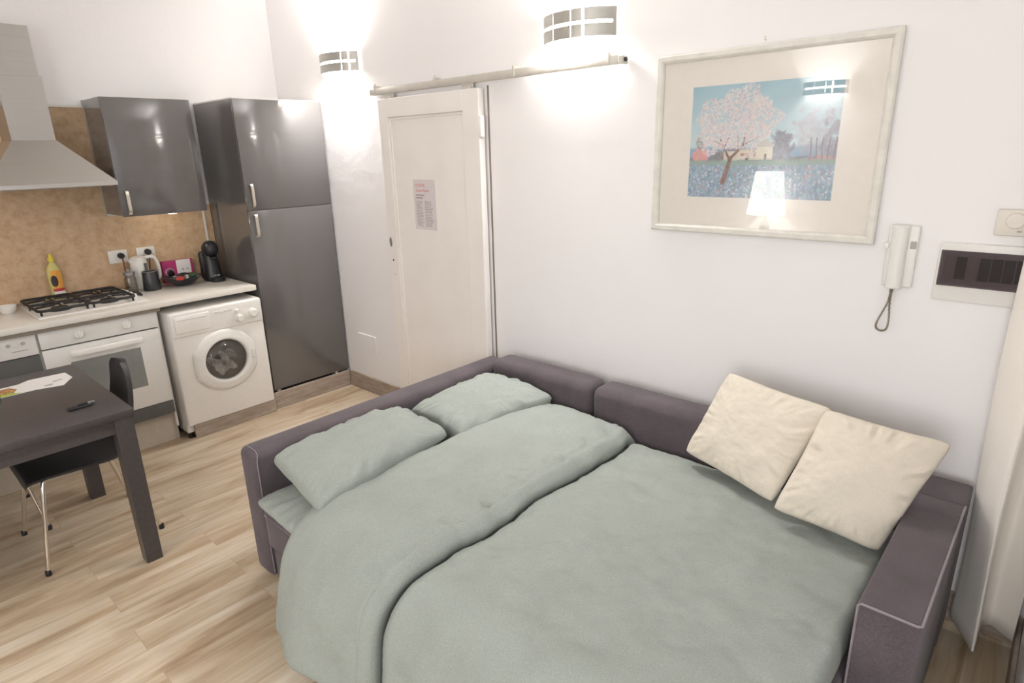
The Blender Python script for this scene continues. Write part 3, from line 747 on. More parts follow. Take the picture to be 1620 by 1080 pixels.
# oven housing and oven
oL, oR, of = -1.903, -1.306, .600
oc = thing('oven_housing', 'kitchen base unit holding the oven, dark strip above a beige plinth', 'base cabinet', (.3, -1.6, 0))
bx('side_panel', M['plastic'], oc, .03, of-.022, oL-.012, oL, .10, .872); bx('side_panel', M['plastic'], oc, .03, of-.022, oR, oR+.012, .10, .872)
bx('lower_panel', M['darkgrey'], oc, of-.02, of, oL, oR, .203, .286, r=.002)
bx('plinth', M['plinth'], oc, .53, .546, oL-.012, oR+.012, 0, .199)
ov = thing('oven', 'pale built-in oven with two knobs and a grey glass window', 'oven', (.3, -1.6, .29))
bx('body', M['darkgrey'], ov, .04, of-.022, oL+.003, oR-.003, .292, .872)
cpn = bx('control_panel', M['oven_white'], ov, of-.021, of+.001, oL, oR, .773, .872, r=.003)
for y in (-1.722, -1.479):
    bm = bm_new(); lathe(bm, [(0, .030), (.020, .030), (.024, .024), (.026, .004), (.030, .003), (.030, 0)], (of+.001, y, .826), 24, 'x'); box(bm, of+.028, of+.036, y-.004, y+.004, .806, .846, .002, 1)
    obj('knob', bm, M['plastic'], ov, 40)
od = bx('oven_door', M['oven_white'], ov, of-.021, of+.001, oL, oR, .290, .765, r=.003)
bx('window', M['oven_glass'], od, of, of+.0025, -1.786, -1.427, .424, .672)
bm = bm_new(); box(bm, of+.026, of+.048, -1.786, -1.415, .706, .742, .008, 3)
for y in (-1.75, -1.45): box(bm, of, of+.03, y-.012, y+.012, .713, .735)
obj('handle', bm, M['enamel'], od, 40)

# appliance left of the oven
dw = thing('dishwasher', 'dishwasher left of the oven, white button strip over a dark door', 'dishwasher', (.3, -2.22, 0))
dL, dR = -2.512, -1.915
bx('body', M['darkgrey'], dw, .04, of-.022, dL, dR, .203, .872)
bx('plinth', M['plinth'], dw, .53, .546, dL, dR, 0, .199)
bx('front_door', M['darkgrey'], dw, of-.021, of-.004, dL, dR, .203, .752, r=.002)
bx('control_panel', M['oven_white'], dw, of-.021, of+.004, dL, dR, .757, .872, r=.004)
for k in range(5):
    bm = bm_new(); lathe(bm, [(0, .006), (.008, .006), (.010, 0)], (of+.004, dR-.06-k*.032, .832), 14, 'x'); obj('button', bm, M['grey_line'] if k % 2 == 0 else M['plastic'], dw, 40)
bx('indicator_strip', M['grey_line'], dw, of+.003, of+.0055, dR-.115, dR-.045, .792, .797)

# ------------------------------------------------------------------ gas hob
hb = thing('gas_hob', 'white gas hob with four burners under black iron pan supports', 'hob', (.28, -1.595, ct))
hz0 = ct
hy0, hy1 = -1.870, -1.310
bm = bm_new(); box(bm, .05, .545, hy0, hy1, hz0, hz0+.008, .003, 2); obj('hob_plate', bm, M['enamel'], hb, 40)
for sy, (ya, yb2) in enumerate(((-1.858, -1.612), (-1.603, -1.372))):
    ym = (ya+yb2)/2
    for cx, rr in ((.18, .036), (.39, .044)):
        bm = bm_new(); lathe(bm, [(rr*1.3, .008), (rr*1.25, .014), (rr, .016), (rr, .022), (rr*.9, .026), (0, .026)], (cx, ym, hz0), 24); obj('burner', bm, M['matte_black'], hb, 40)
    bm = bm_new(); zt = hz0+.040; w_ = .0085
    loop = []
    x0, x1 = .068, .512
    for cxx, cyy, a0 in ((x1-.03, yb2-.03, 0), (x0+.03, yb2-.03, 90), (x0+.03, ya+.03, 180), (x1-.03, ya+.03, 270)):
        for k in range(5): a = R(a0+k*22.5); loop.append((cxx+.03*math.cos(a), cyy+.03*math.sin(a), zt-.004))
    tube(bm, loop, w_, 6, closed=True)
    tube(bm, [(.285, ya, zt-.004), (.285, yb2, zt-.004)], w_, 6)
    for cx in (.18, .39):
        for dx_, dy_ in ((1, 0), (-1, 0), (0, 1), (0, -1)):
            ex = (x1 if cx > .285 else .285) if dx_ > 0 else (.285 if cx > .285 else x0)
            e = (ex, ym) if dx_ else (cx, yb2 if dy_ > 0 else ya)
            s = (cx+dx_*.022, ym+dy_*.022)
            tube(bm, [(e[0], e[1], zt-.004), (s[0]+(e[0]-s[0])*.3, s[1]+(e[1]-s[1])*.3, zt+.001), (s[0], s[1], zt+.001)], .007, 6)
    for x in (x0+.012, x1-.012):
        for y in (ya+.012, yb2-.012): tube(bm, [(x, y, hz0+.008), (x, y, zt-.002)], .006, 6)
    for y in (ya, yb2): tube(bm, [(.285, y, hz0+.008), (.285, y, zt+.004)], .005, 6)
    obj('pan_support', bm, M['matte_black'], hb, 50)
for k in range(4):
    bm = bm_new(); lathe(bm, [(.016, .008), (.014, .026), (.011, .028), (0, .028)], (.155+k*.075, -1.340, hz0), 16); obj('knob', bm, M['enamel'], hb, 40)

# ------------------------------------------------------------------ sockets, plugs, cables
def socket(y0, y1, z0, z1, py, pz, label):
    t = thing('wall_socket', label, 'wall socket', (.012, (y0+y1)/2, z0), 'sockets over the worktop')
    bx('cover_plate', M['plastic'], t, .010, .020, y0, y1, z0, z1, r=.004)
    bx('socket_module', M['plastic'], t, .019, .022, y0+.012, y1-.012, z0+.016, z1-.016, r=.002)
    return t
socket(-1.342, -1.228, 1.108, 1.192, -1.272, 1.153, 'white wall socket nearer the hob, with the dangling brown cable')
socket(-1.172, -1.058, 1.108, 1.192, -1.106, 1.160, 'white wall socket behind the kettle, nearer the wall cupboard end')
def plug(y, z, label, name='power_plug'):
    t = thing(name, label, 'plug', (.022, y, z-.02), 'black plugs in the wall sockets')
    bm = bm_new(); lathe(bm, [(0, .036), (.014, .036), (.018, .030), (.020, .004), (.020, 0)], (.022, y, z), 20, 'x'); obj('plug_body', bm, M['black'], t, 40)
    return t
p1 = plug(-1.272, 1.155, 'black plug in the socket nearer the hob, trailing a brown cable')
bm = bm_new(); tube(bm, catmull([(.05, -1.272, 1.150), (.052, -1.270, 1.11), (.045, -1.268, 1.05), (.05, -1.262, .99), (.045, -1.268, .945), (.038, -1.30, .936), (.030, -1.40, .936), (.028, -1.5, .936)], 8), .005, 6)
c_ = obj('cable', bm, M['cable'], p1, 60)
p2 = plug(-1.108, 1.160, 'black plug in the socket behind the kettle')
bm = bm_new(); tube(bm, catmull([(.052, -1.108, 1.155), (.060, -1.112, 1.12), (.045, -1.118, 1.05), (.03, -1.12, .97), (.03, -1.10, .936)], 8), .003, 6); obj('cable', bm, M['black'], p2, 60)

# ------------------------------------------------------------------ things on the worktop
# washing-up liquid
b_ = thing('soap_bottle', 'yellow washing-up liquid bottle with an orange label behind the hob', 'bottle', (.035, -1.655, ct))
bm = bm_new(); lathe(bm, [(0, .001), (.030, .001), (.036, .008), (.038, .03), (.036, .10), (.038, .17), (.034, .20), (.020, .225), (.013, .235), (.013, .245)], (.034, -1.655, ct), 28, sx=.55); obj('bottle_body', bm, M['yellow'], b_, 50)
bm = bm_new(); lathe(bm, [(.017, .243), (.017, .262), (.010, .270), (.007, .288), (0, .288)], (.034, -1.655, ct), 20, sx=.8); obj('cap', bm, M['yellow_cap'], b_, 40)
def label_patch(z0, z1, a0, a1, mat, off, nm='label', cx=.034, cy=-1.655, shape=None):
    bm = bm_new(); rows = []
    for i in range(9):
        z = z0+(z1-z0)*i/8; rr = .0375+off; row = []
        for k in range(13):
            t = k/12
            if shape: hw = math.sqrt(max(0, 1-(2*i/8-1)**2)); t = .5+(t-.5)*hw
            a = R(a0+(a1-a0)*t); row.append(bm.verts.new((cx+rr*math.cos(a)*.56, cy+rr*math.sin(a), ct+z)))
        rows.append(row)
    for A, B in zip(rows, rows[1:]):
        for k in range(12):
            try: bm.faces.new((A[k], A[k+1], B[k+1], B[k]))
            except ValueError: pass
    bmesh.ops.remove_doubles(bm, verts=bm.verts[:], dist=1e-6)
    return obj(nm, bm, mat, b_, 60)
label_patch(.070, .188, -38, 60, M['orange'], .0008); label_patch(.085, .160, -45, 12, M['brown_print'], .0016, 'flower_print', shape=1)
label_patch(.058, .076, -40, 62, M['red'], .0016, 'label_band'); label_patch(.032, .060, -40, 62, M['paper'], .0012, 'small_print_label')

# spoon rest / tongs at the far left
t = thing('silicone_spoon', 'orange red silicone spoon lying at the back of the worktop left of the hob', 'spoon', (.08, -1.89, ct))
bm = bm_new(); lathe(bm, [(0, .004), (.028, .006), (.036, .014), (.034, .016), (.026, .009), (0, .007)], (.05, -1.915, ct), 20, sx=.8, sy=1.2); obj('spoon_bowl', bm, M['orange_red'], t, 60)
bm = bm_new(); tube(bm, [(.05, -1.88, ct+.012), (.035, -1.80, ct+.012), (.028, -1.735, ct+.006)], .0045, 8); obj('handle', bm, M['nickel'], t, 60)
t = bm_new(); lathe(t, [(0, .001), (.028, .001), (.040, .02), (.045, .045), (.042, .045), (.036, .02), (0, .008)], (.20, -1.945, ct), 28)
tag(obj('small_bowl', t, M['plastic'], None, 50), 'small white bowl on the worktop left of the gas hob', 'bowl')

# long gas lighter
t = thing('gas_lighter', 'long black gas lighter lying right of the hob', 'lighter', (.27, -1.288, ct))
bm = bm_new(); tube(bm, [(.10, -1.283, ct+.006), (.22, -1.286, ct+.006)], .004, 8); obj('barrel', bm, M['grey_metal'], t, 60)
bm = bm_new(); tube(bm, [(.215, -1.286, ct+.009), (.23, -1.286, ct+.010), (.33, -1.290, ct+.010), (.36, -1.292, ct+.008)], [.007, .0095, .009, .006], 10); obj('grip', bm, M['black'], t, 60)

# glass storage jar
t = thing('glass_jar', 'clear glass jar with a metal rim between the hob and the dark mug', 'jar', (.14, -1.262, ct))
bm = bm_new(); lathe(bm, [(0, .001), (.033, .001), (.036, .006), (.036, .095), (.030, .108), (.029, .118), (.026, .118), (.027, .106), (.033, .093), (.033, .008), (0, .006)], (.165, -1.285, ct), 28); obj('jar_body', bm, M['jarglass'], t, 60)
bm = bm_new(); lathe(bm, [(.031, .112), (.033, .114), (.033, .132), (.030, .135), (.012, .138), (.012, .15), (0, .15)], (.165, -1.285, ct), 28); obj('jar_lid', bm, M['grey_metal'], t, 40)

# dark mug / canister
t = thing('canister', 'charcoal glazed canister with a grey rim beside the glass jar', 'canister', (.195, -1.172, ct))
bm = bm_new(); lathe(bm, [(0, .001), (.053, .001), (.055, .005), (.050, .06), (.046, .125), (.043, .125), (.047, .06), (.050, .01), (0, .008)], (.195, -1.172, ct), 32); obj('canister_body', bm, M['charcoal_ceramic'], t, 50)
bm = bm_new(); lathe(bm, [(.0465, .122), (.0475, .126), (.042, .127), (.042, .122)], (.195, -1.172, ct), 32); obj('rim', bm, M['grey_metal'], t, 50)

# kettle
t = thing('kettle', 'white electric kettle standing behind the charcoal canister', 'kettle', (.075, -1.165, ct))
ky, kx = -1.190, .072
bm = bm_new(); lathe(bm, [(0, .001), (.058, .001), (.060, .012), (.058, .05), (.052, .15), (.048, .19), (.044, .195)], (kx, ky, ct), 32); obj('kettle_body', bm, M['plastic'], t, 50)
bm = bm_new(); lathe(bm, [(.047, .193), (.046, .205), (.030, .214), (0, .216)], (kx, ky, ct), 32); obj('kettle_lid', bm, M['plastic'], t, 50)
bm = bm_new(); c = catmull([(kx+.01, ky+.040, ct+.200), (kx+.012, ky+.085, ct+.202), (kx+.014, ky+.108, ct+.17), (kx+.014, ky+.115, ct+.11), (kx+.012, ky+.112, ct+.06), (kx+.01, ky+.09, ct+.048), (kx+.006, ky+.054, ct+.05)], 6)
tube(bm, c, .011, 10); obj('kettle_handle', bm, M['plastic'], t, 60)
bm = bm_new(); box(bm, kx+.040, kx+.058, ky+.016, ky+.034, ct+.05, ct+.17, .004, 2); obj('water_gauge', bm, M['darkgrey'], t, 40)
bm = bm_new(); prism(bm, [(ky-.04, ct+.15), (ky-.04, ct+.2), (ky-.062, ct+.195)], lambda a, b, h: Vector((kx+h, a, b)), -.018, .018); obj('spout', bm, M['plastic'], t)

# magenta box of capsules
t = thing('capsule_carton', 'magenta and white carton leaning against the backsplash behind the black bowl', 'box', (.045, -.95, ct))
bm = bm_new(); box(bm, .022, .062, -1.045, -.845, ct, ct+.150); obj('carton', bm, M['magenta'], t)
bx('white_panel', M['paper'], t, .058, .0635, -.955, -.86, ct+.055, ct+.152)
bm = bm_new()
for y in (-.915, -.885): lathe(bm, [(0, .0015), (.007, .0015), (.007, 0)], (.0635, y, ct+.085), 12, 'x')
obj('cup_icons', bm, M['grey_line'], t)
bm = bm_new(); lathe(bm, [(.030, .0005), (.030, .0012), (.021, .0012), (.021, .0005)], (.062, -1.005, ct+.075), 24, 'x'); obj('ring_print', bm, M['silver'], t)
bm = bm_new(); lathe(bm, [(0, .0012), (.024, .0012), (.024, 0)], (.062, -.997, ct+.060), 20, 'x', sx=.9, sy=1.25); obj('cup_print', bm, M['black'], t)

# black bowl of capsules
t = thing('capsule_bowl', 'shallow glossy black bowl with wavy rim holding coffee capsules', 'bowl', (.20, -.975, ct))
bm = bm_new(); n = 48; rows = []
for r_, h in ((0, .001), (.050, .001), (.060, .006), (.092, .032), (.116, .056), (.119, .058), (.114, .056), (.089, .034), (.056, .011), (0, .008)):
    if r_ == 0: rows.append([bm.verts.new((.20, -.975, ct+h))]); continue
    rows.append([bm.verts.new((.20+r_*(1+.05*math.sin(5*a)*(r_/.125)**2)*math.cos(a), -.975+r_*(1+.05*math.sin(5*a)*(r_/.125)**2)*math.sin(a), ct+h+.008*math.sin(5*a+.6)*(r_/.125)**3)) for a in [2*math.pi*k/n for k in range(n)]])
for A, B in zip(rows, rows[1:]):
    for k in range(n):
        q = (k+1) % n
        if len(A) == 1: bm.faces.new((A[0], B[q], B[k]))
        elif len(B) == 1: bm.faces.new((A[k], A[q], B[0]))
        else: bm.faces.new((A[k], A[q], B[q], B[k]))
obj('bowl_body', bm, M['charcoal_ceramic'], t, 60)
caps = [(.245, -1.005, .018, 20, 'red', 'red coffee capsule at the front of the black bowl'),
        (.215, -.955, .020, -35, 'silver', 'silver coffee capsule in the middle of the black bowl'),
        (.23, -.915, .030, 15, 'green', 'dark green coffee capsule lying towards the machine side of the bowl'),
        (.165, -1.01, .022, -10, 'silver', 'silver coffee capsule at the back left of the black bowl'),
        (.17, -.945, .024, 30, 'black', 'black coffee capsule at the back of the black bowl')]
for x, y, h, tilt, mt, lb in caps:
    h += .012
    g = thing('coffee_capsule', lb, 'coffee capsule', (x, y, ct+h), 'coffee capsules in the black bowl')
    rot = Matrix.Rotation(R(tilt), 3, 'Y') @ Matrix.Rotation(R(tilt*.7), 3, 'X')
    bm = bm_new(); lathe(bm, [(0, .0), (.015, 0), (.019, .006), (.023, .026)], (0, 0, 0), 20)
    xf(bm.verts, lambda c: Vector((x, y, ct+h))+rot @ c); obj('capsule_cup', bm, M[mt], g, 50)
    bm = bm_new(); lathe(bm, [(.023, .026), (.027, .026), (.027, .0275), (0, .0275)], (0, 0, 0), 20)
    xf(bm.verts, lambda c: Vector((x, y, ct+h))+rot @ c); obj('foil_lid', bm, M[mt], g, 50)

# pod coffee machine
t = thing('pod_coffee_machine', 'black round-headed pod coffee machine beside the tall cabinet', 'coffee machine', (.24, -.775, ct))
mx_, my_ = .215, -.775
bm = bm_new()
secs = [(0, .066, .058), (.012, .070, .062), (.03, .066, .060), (.09, .058, .055), (.15, .050, .050), (.175, .047, .048)]
rows = [[bm.verts.new((mx_-.012+rx*math.cos(a), my_+ry*math.sin(a), ct+h)) for a in [2*math.pi*k/28 for k in range(28)]] for h, rx, ry in secs]
for A, B in zip(rows, rows[1:]):
    for k in range(28): bm.faces.new((A[k], A[(k+1) % 28], B[(k+1) % 28], B[k]))
bm.faces.new(rows[0][::-1]); bm.faces.new(rows[-1]); obj('machine_body', bm, M['black'], t, 50)
bm = bm_new(); vs_ = bmesh.ops.create_uvsphere(bm, u_segments=28, v_segments=18, radius=1)['verts']
for v in vs_: v.co = Vector((mx_+.012+v.co.x*.062, my_+v.co.y*.054, ct+.222+v.co.z*.058))
obj('machine_head', bm, M['black'], t, 180)
bm = bm_new(); tube(bm, [(mx_+.03, my_-.03, ct+.268), (mx_+.03, my_, ct+.277), (mx_+.03, my_+.03, ct+.268)], .006, 8); obj('lever', bm, M['black'], t, 60)
bm = bm_new(); box(bm, mx_+.035, mx_+.068, my_-.022, my_+.022, ct+.155, ct+.172, .005, 2); obj('pod_spout', bm, M['black'], t, 40)
bm = bm_new(); lathe(bm, [(0, 0.0), (.048, 0), (.050, .01), (.050, .026), (.044, .028), (0, .024)], (mx_+.062, my_, ct), 28); obj('drip_tray', bm, M['black'], t, 40)
bm = bm_new(); box(bm, mx_+.050, mx_+.060, my_-.022, my_-.002, ct+.036, ct+.046, .002, 1); box(bm, mx_+.050, mx_+.060, my_+.004, my_+.022, ct+.036, ct+.046, .002, 1)
obj('drip_grid', bm, M['silver'], t)
bm = bm_new(); box(bm, mx_-.115, mx_-.062, my_-.045, my_+.045, ct, ct+.20, .02, 3); obj('water_tank', bm, M['black'], t, 50)

# ------------------------------------------------------------------ dining table and chairs
tx0, tx1, ty1, ty0, tz = .909, 1.838, -1.837, -3.05, .745
dt = thing('dining_table', 'black-brown wooden dining table with square legs', 'table', ((tx0+tx1)/2, (ty0+ty1)/2, 0))
bx('tabletop', M['dark_table'], dt, tx0, tx1, ty0, ty1, tz-.030, tz, r=.003)
bm = bm_new()
for a in ((tx0+.04, tx1-.04, ty1-.045, ty1-.025, tz-.10, tz-.03), (tx0+.04, tx1-.04, ty0+.025, ty0+.045, tz-.10, tz-.03), (tx1-.045, tx1-.025, ty0+.04, ty1-.04, tz-.10, tz-.03), (tx0+.025, tx0+.045, ty0+.04, ty1-.04, tz-.10, tz-.03)): box(bm, *a)
obj('apron', bm, M['dark_table'], dt)
bx('extension_leaf', M['dark_table'], dt, tx0+.05, tx1-.014, ty0+.08, ty1-.08, tz-.056, tz-.034, r=.002)
for x, y in ((tx1-.046, ty1-.044), (tx0+.046, ty1-.044), (tx1-.046, ty0+.044), (tx0+.046, ty0+.044)):
    bm = bm_new(); vs_ = bmesh.ops.create_cube(bm, size=1)['verts']
    for v in vs_: s = .072 if v.co.z > 0 else .066; v.co = Vector((x+v.co.x*s, y+v.co.y*s, (tz-.030) if v.co.z > 0 else 0))
    obj('leg', bm, M['dark_table'], dt)

def chair(cx, cy, rot, label, bw=.30, zb=.83):
    """chair facing local -y"""
    t = thing('dining_chair', label, 'chair', (cx, cy, 0), 'chairs at the dining table')
    rm = Matrix.Rotation(rot, 3, 'Z')
    L = lambda x, y, z: Vector((cx, cy, 0)) + rm @ Vector((x, y, z))
    # seat: a shell that turns up into the backrest
    n, m = 15, 17
    prof = [(-.225, .425), (-.215, .447), (-.15, .452), (0, .446), (.10, .444), (.16, .452), (.20, .475)]
    pts = catmull([(0, y, z) for y, z in prof], 5)
    bm = bm_new(); top = []; bot = []
    for i, p in enumerate(pts):
        t_ = i/(len(pts)-1); hw = .205-.03*max(0, t_-.7)/.3
        row = [];  rb = []
        for k in range(13):
            s = -1+k/6; e = abs(s)**3*.012
            row.append(bm.verts.new(L(hw*s, p.y, p.z-e))); rb.append(bm.verts.new(L(hw*s*.985, p.y, p.z-e-.028+abs(s)**4*.016)))
        top.append(row); bot.append(rb)
    def skin(top, bot):
        for A, B in zip(top, top[1:]):
            for k in range(len(A)-1): bm.faces.new((A[k], A[k+1], B[k+1], B[k]))
        for A, B in zip(bot, bot[1:]):
            for k in range(len(A)-1): bm.faces.new((A[k+1], A[k], B[k], B[k+1]))
        for i in range(len(top)-1):
            for q in (0, -1): bm.faces.new((top[i][q], top[i+1][q], bot[i+1][q], bot[i][q]))
        for q in (0, -1):
            for k in range(len(top[q])-1): bm.faces.new((top[q][k], top[q][k+1], bot[q][k+1], bot[q][k]))
    skin(top, bot); obj('seat', bm, M['leather'], t, 50)
    bm = bm_new(); top = []; bot = []
    for i in range(13):
        u = i/12; z = .468+(zb-.468)*u; y = .198+.075*u+.02*math.sin(u*3.1)
        hw = (.165-(.165-bw/2)*u)
        if u > .85: hw -= .05*((u-.85)/.15)**2
        row = []; rb = []
        for k in range(13):
            s = -1+k/6; cv = -.02*s*s
            row.append(bm.verts.new(L(hw*s, y+cv, z))); rb.append(bm.verts.new(L(hw*s, y+cv+.022, z-.004)))
        top.append(row); bot.append(rb)
    skin(top, bot); obj('backrest', bm, M['leather'], t, 50)
    for sx in (-1, 1):
        for fy, ty_ in ((-.17, -.235), (.15, .235)):
            bm = bm_new(); tube(bm, catmull([L(.06*sx, fy*.55, .418), L(.150*sx, fy*.85, .416), L(.172*sx, fy*.95, .402), L(.195*sx, fy*1.0+(ty_-fy)*.2, .30), L(.235*sx, ty_, .008)], 6), .009, 10)
            lg = obj('leg', bm, M['chrome'], t, 60)
            bm = bm_new(); q = L(.235*sx, ty_, 0); lathe(bm, [(0, 0), (.012, 0), (.012, .022), (.009, .026)], q, 10); obj('foot_cap', bm, M['black'], lg, 50)
    return t
chair(1.335, -2.000, 0, 'black chair with chrome legs tucked under the table, its back towards the oven', bw=.23)
chair(.905, -2.375, R(90), 'black chair with chrome legs on the kitchen side of the dark table', bw=.26)

# on the table
t = thing('leaflet', 'white folded leaflet with a green and red printed corner on the dark table', 'leaflet', (1.14, -2.1, tz))
def flat(bm, pts, z0, z1): prism(bm, pts, lambda a, b, h: Vector((a, b, h)), z0, z1)
bm = bm_new(); flat(bm, [(1.085, -2.26), (1.075, -2.10), (1.040, -2.05), (1.053, -1.904), (1.160, -1.898), (1.255, -1.955), (1.225, -2.06), (1.225, -2.26)], tz+.0005, tz+.0030); obj('pages', bm, M['paper'], t)
bm = bm_new(); flat(bm, [(1.12, -2.255), (1.10, -2.14), (1.15, -2.115), (1.205, -2.14), (1.215, -2.255)], tz+.0031, tz+.0034); pp = obj('food_photo', bm, plain('printed_food_photo', (.38, .20, .09), .6, 0, .3, .7, 70), t)
bm = bm_new(); flat(bm, [(1.205, -2.255), (1.19, -2.15), (1.224, -2.11), (1.2235, -2.255)], tz+.0035, tz+.0038); obj('green_strip', bm, plain('lime_print', (.40, .47, .05), .6, 0, .3, .1), t)
bm = bm_new(); flat(bm, [(1.195, -2.02), (1.190, -1.985), (1.215, -1.99), (1.217, -2.02)], tz+.0031, tz+.0034); flat(bm, [(1.155, -1.98), (1.145, -1.94), (1.160, -1.938), (1.172, -1.978)], tz+.0031, tz+.0034); obj('drawing', bm, M['grey_line'], t)
t = thing('key_fob', 'small black looped key holder lying on the dark table', 'key holder', (1.645, -1.98, tz))
bm = bm_new(); ctl = [(1.652, -2.015, tz+.008), (1.662, -1.985, tz+.008), (1.662, -1.955, tz+.009), (1.648, -1.938, tz+.012), (1.636, -1.952, tz+.010), (1.634, -1.985, tz+.008), (1.640, -2.015, tz+.008)]
tube(bm, catmull(ctl, 6), .006, 8, closed=True); obj('loop', bm, M['black'], t, 60)
bm = bm_new(); box(bm, 1.632, 1.664, -2.03, -1.99, tz, tz+.014, .006, 3); obj('fob', bm, M['black'], t, 50)
bm = bm_new(); box(bm, 1.640, 1.655, -1.955, -1.93, tz+.010, tz+.018, .003, 2); obj('clasp', bm, M['grey_metal'], t, 50)
t = bm_new(); lathe(t, [(0, .001), (.030, .001), (.034, .01), (.040, .11), (.037, .11), (.031, .012), (0, .010)], (1.312, -2.232, tz), 28)
tag(obj('tumbler', t, M['aqua'], None, 60), 'aqua glass tumbler standing beside the leaflet on the dark table', 'glass')

# ------------------------------------------------------------------ corner sofa bed
sb = thing('sofa_bed', 'mauve grey corner sofa bed opened out against the white wall', 'sofa bed', (3.43, -.8, 0))
SX0, SX1 = 2.258, 4.585
def sofa_arm(x0, x1, y0, y1, z0, z1, r, nm='armrest'):
    bm = bm_new(); box(bm, x0, x1, y0, y1, z0, z1, r, 4); return obj(nm, bm, M['sofa'], sb, 40)
a1 = sofa_arm(SX0, 2.400, -1.605, -.075, .02, .614, .034)
a2 = sofa_arm(4.438, 4.582, -.962, -.255, .03, .612, .007)
def piping(path, par, r=.0035):
    bm = bm_new(); tube(bm, path, r, 6); return obj('piping', bm, M['seam'], par, 60)
zt = .610; e = .004
piping([(4.440, -.962, .10), (4.440, -.963, zt-.008), (4.448, -.964, zt), (4.572, -.964, zt), (4.581, -.958, zt+.001), (4.582, -.60, zt+.001), (4.582, -.26, zt+.001)], a2)
piping([(2.295, -1.578, .614), (2.365, -1.578, .614), (2.390, -1.582, .604), (2.400, -1.592, .575), (2.400, -1.592, .05)], a1, .0022)
sofa_arm(4.400, 4.584, -.250, -.072, .03, .606, .010, 'corner_block')
for x0, x1, nm in ((2.404, 3.076, 0), (3.084, 3.755, 0), (3.763, 4.398, 0)):
    bm = bm_new(); box(bm, x0, x1, -.238, -.072, .30, .655, .045, 5)
    for v in bm.verts:                       # soft padded top
        s = (v.co.x-x0)/(x1-x0)*2-1; v.co.z += .006*(1-s*s)*(1 if v.co.z > .5 else 0); v.co.y -= .010*(1-s*s)*(1 if v.co.y < -.2 else 0)
    obj('back_cushion', bm, M['sofa'], sb, 50)
bx('back_panel', M['sofa'], sb, 2.402, 4.40, -.20, -.07, .03, .40, r=.008)
# chaise on the left
bm = bm_new(); box(bm, 2.402, 3.062, -1.603, -.20, .180, .372, .030, 4); cs_ = obj('chaise_seat', bm, M['sofa'], sb, 50)
piping([(2.405, -1.600, .338), (2.75, -1.602, .340), (3.055, -1.600, .338)], cs_, .003)
bx('chaise_base', M['sofa'], sb, 2.412, 3.062, -1.588, -.20, .028, .175, r=.008)
# pulled-out bed on the right
bx('bed_seat', M['sofa'], sb, 3.068, 4.432, -1.50, -.20, .18, .372, r=.03, seg=4)
bx('bed_drawer', M['sofa'], sb, 3.075, 4.425, -1.49, -.30, .03, .175, r=.01)
for x, y in ((2.33, -1.52), (2.33, -.15), (4.51, -.90), (4.51, -.15)):
    bm = bm_new(); lathe(bm, [(0, 0), (.022, 0), (.022, .034)], (x, y, 0), 14); obj('foot', bm, M['black'], sb, 50)

# ------------------------------------------------------------------ pillows and cushions
def pillow_bm(corn, thick, seed, n=72, pinch=.06, wr=.006, power=.42, under=.95):
    """corn: four corners a(u-,v-), b(u+,v-), c(u+,v+), d(u-,v+)"""
    a, b, c, d_ = [np.array(q, float) for q in corn]
    u, v = np.meshgrid(np.linspace(-1, 1, n), np.linspace(-1, 1, n), indexing='ij')
    cr = 1-.055*np.abs(u*v)**6
    U = u*(1-pinch*(1-v**2))*cr; V = v*(1-pinch*(1-u**2))*cr
    edw = vnoise(u*5+31, v*5+13, seed+9, 3)*.005; U = U+edw*np.abs(u)**6; V = V+edw*np.abs(v)**6
    B = (a*((1-U)*(1-V))[..., None]+b*((1+U)*(1-V))[..., None]+c*((1+U)*(1+V))[..., None]+d_*((1-U)*(1+V))[..., None])/4
    nr = np.cross(b+c-a-d_, c+d_-a-b); nr /= np.linalg.norm(nr)
    h = (np.clip((1-u**2)*(1-v**2), 0, 1))**power
    ed = 1-np.maximum(np.abs(u), np.abs(v))
    ang = np.arctan2(v, u); rad = np.sqrt(u*u+v*v)
    wk = vnoise(u*2.6+9, v*2.6+4, seed, 5)*wr*1.5 + (.5-np.abs(vnoise(u*3.5+40, v*6+u*2+7, seed+5, 3)))*wr*.9
    rib = vnoise(ang*9+50, rad*1.2, seed+3, 2)*wr*1.5*np.exp(-((ed-.12)/.16)**2)*1.6     # gathers running in from the seam
    top = B+nr*((h*thick/2)+(wk+rib)*np.minimum(1, h*2))[..., None]
    bot = B-nr*((h*thick/2)*under+(wk-rib)*np.minimum(1, h*2)*.6)[..., None]
    return top, bot
def pillow(name, corn, thick, mat, seed, label, cat, group, **k):
    top, bot = pillow_bm(corn, thick, seed, **k)
    bm = bm_new(); n = top.shape[0]
    T_ = [[bm.verts.new(tuple(top[i, j])) for j in range(n)] for i in range(n)]
    Bv = [[T_[i][j] if (i in (0, n-1) or j in (0, n-1)) else bm.verts.new(tuple(bot[i, j])) for j in range(n)] for i in range(n)]
    for i in range(n-1):
        for j in range(n-1):
            bm.faces.new((T_[i][j], T_[i+1][j], T_[i+1][j+1], T_[i][j+1]))
            try: bm.faces.new((Bv[i][j+1], Bv[i+1][j+1], Bv[i+1][j], Bv[i][j]))
            except ValueError: pass
    o = tag(obj(name, bm, mat, None, 180), label, cat, group); return o
SG = 'sage green bed pillows'
pillow('bed_pillow', [(2.425, -1.645, .428), (2.86, -1.665, .424), (2.86, -1.00, .425), (2.43, -1.00, .425)], .10, M['linen'], 11,
       'lower sage green pillow jutting out under another at the front of the sofa bed', 'pillow', SG, pinch=.03, wr=.005, power=.34)
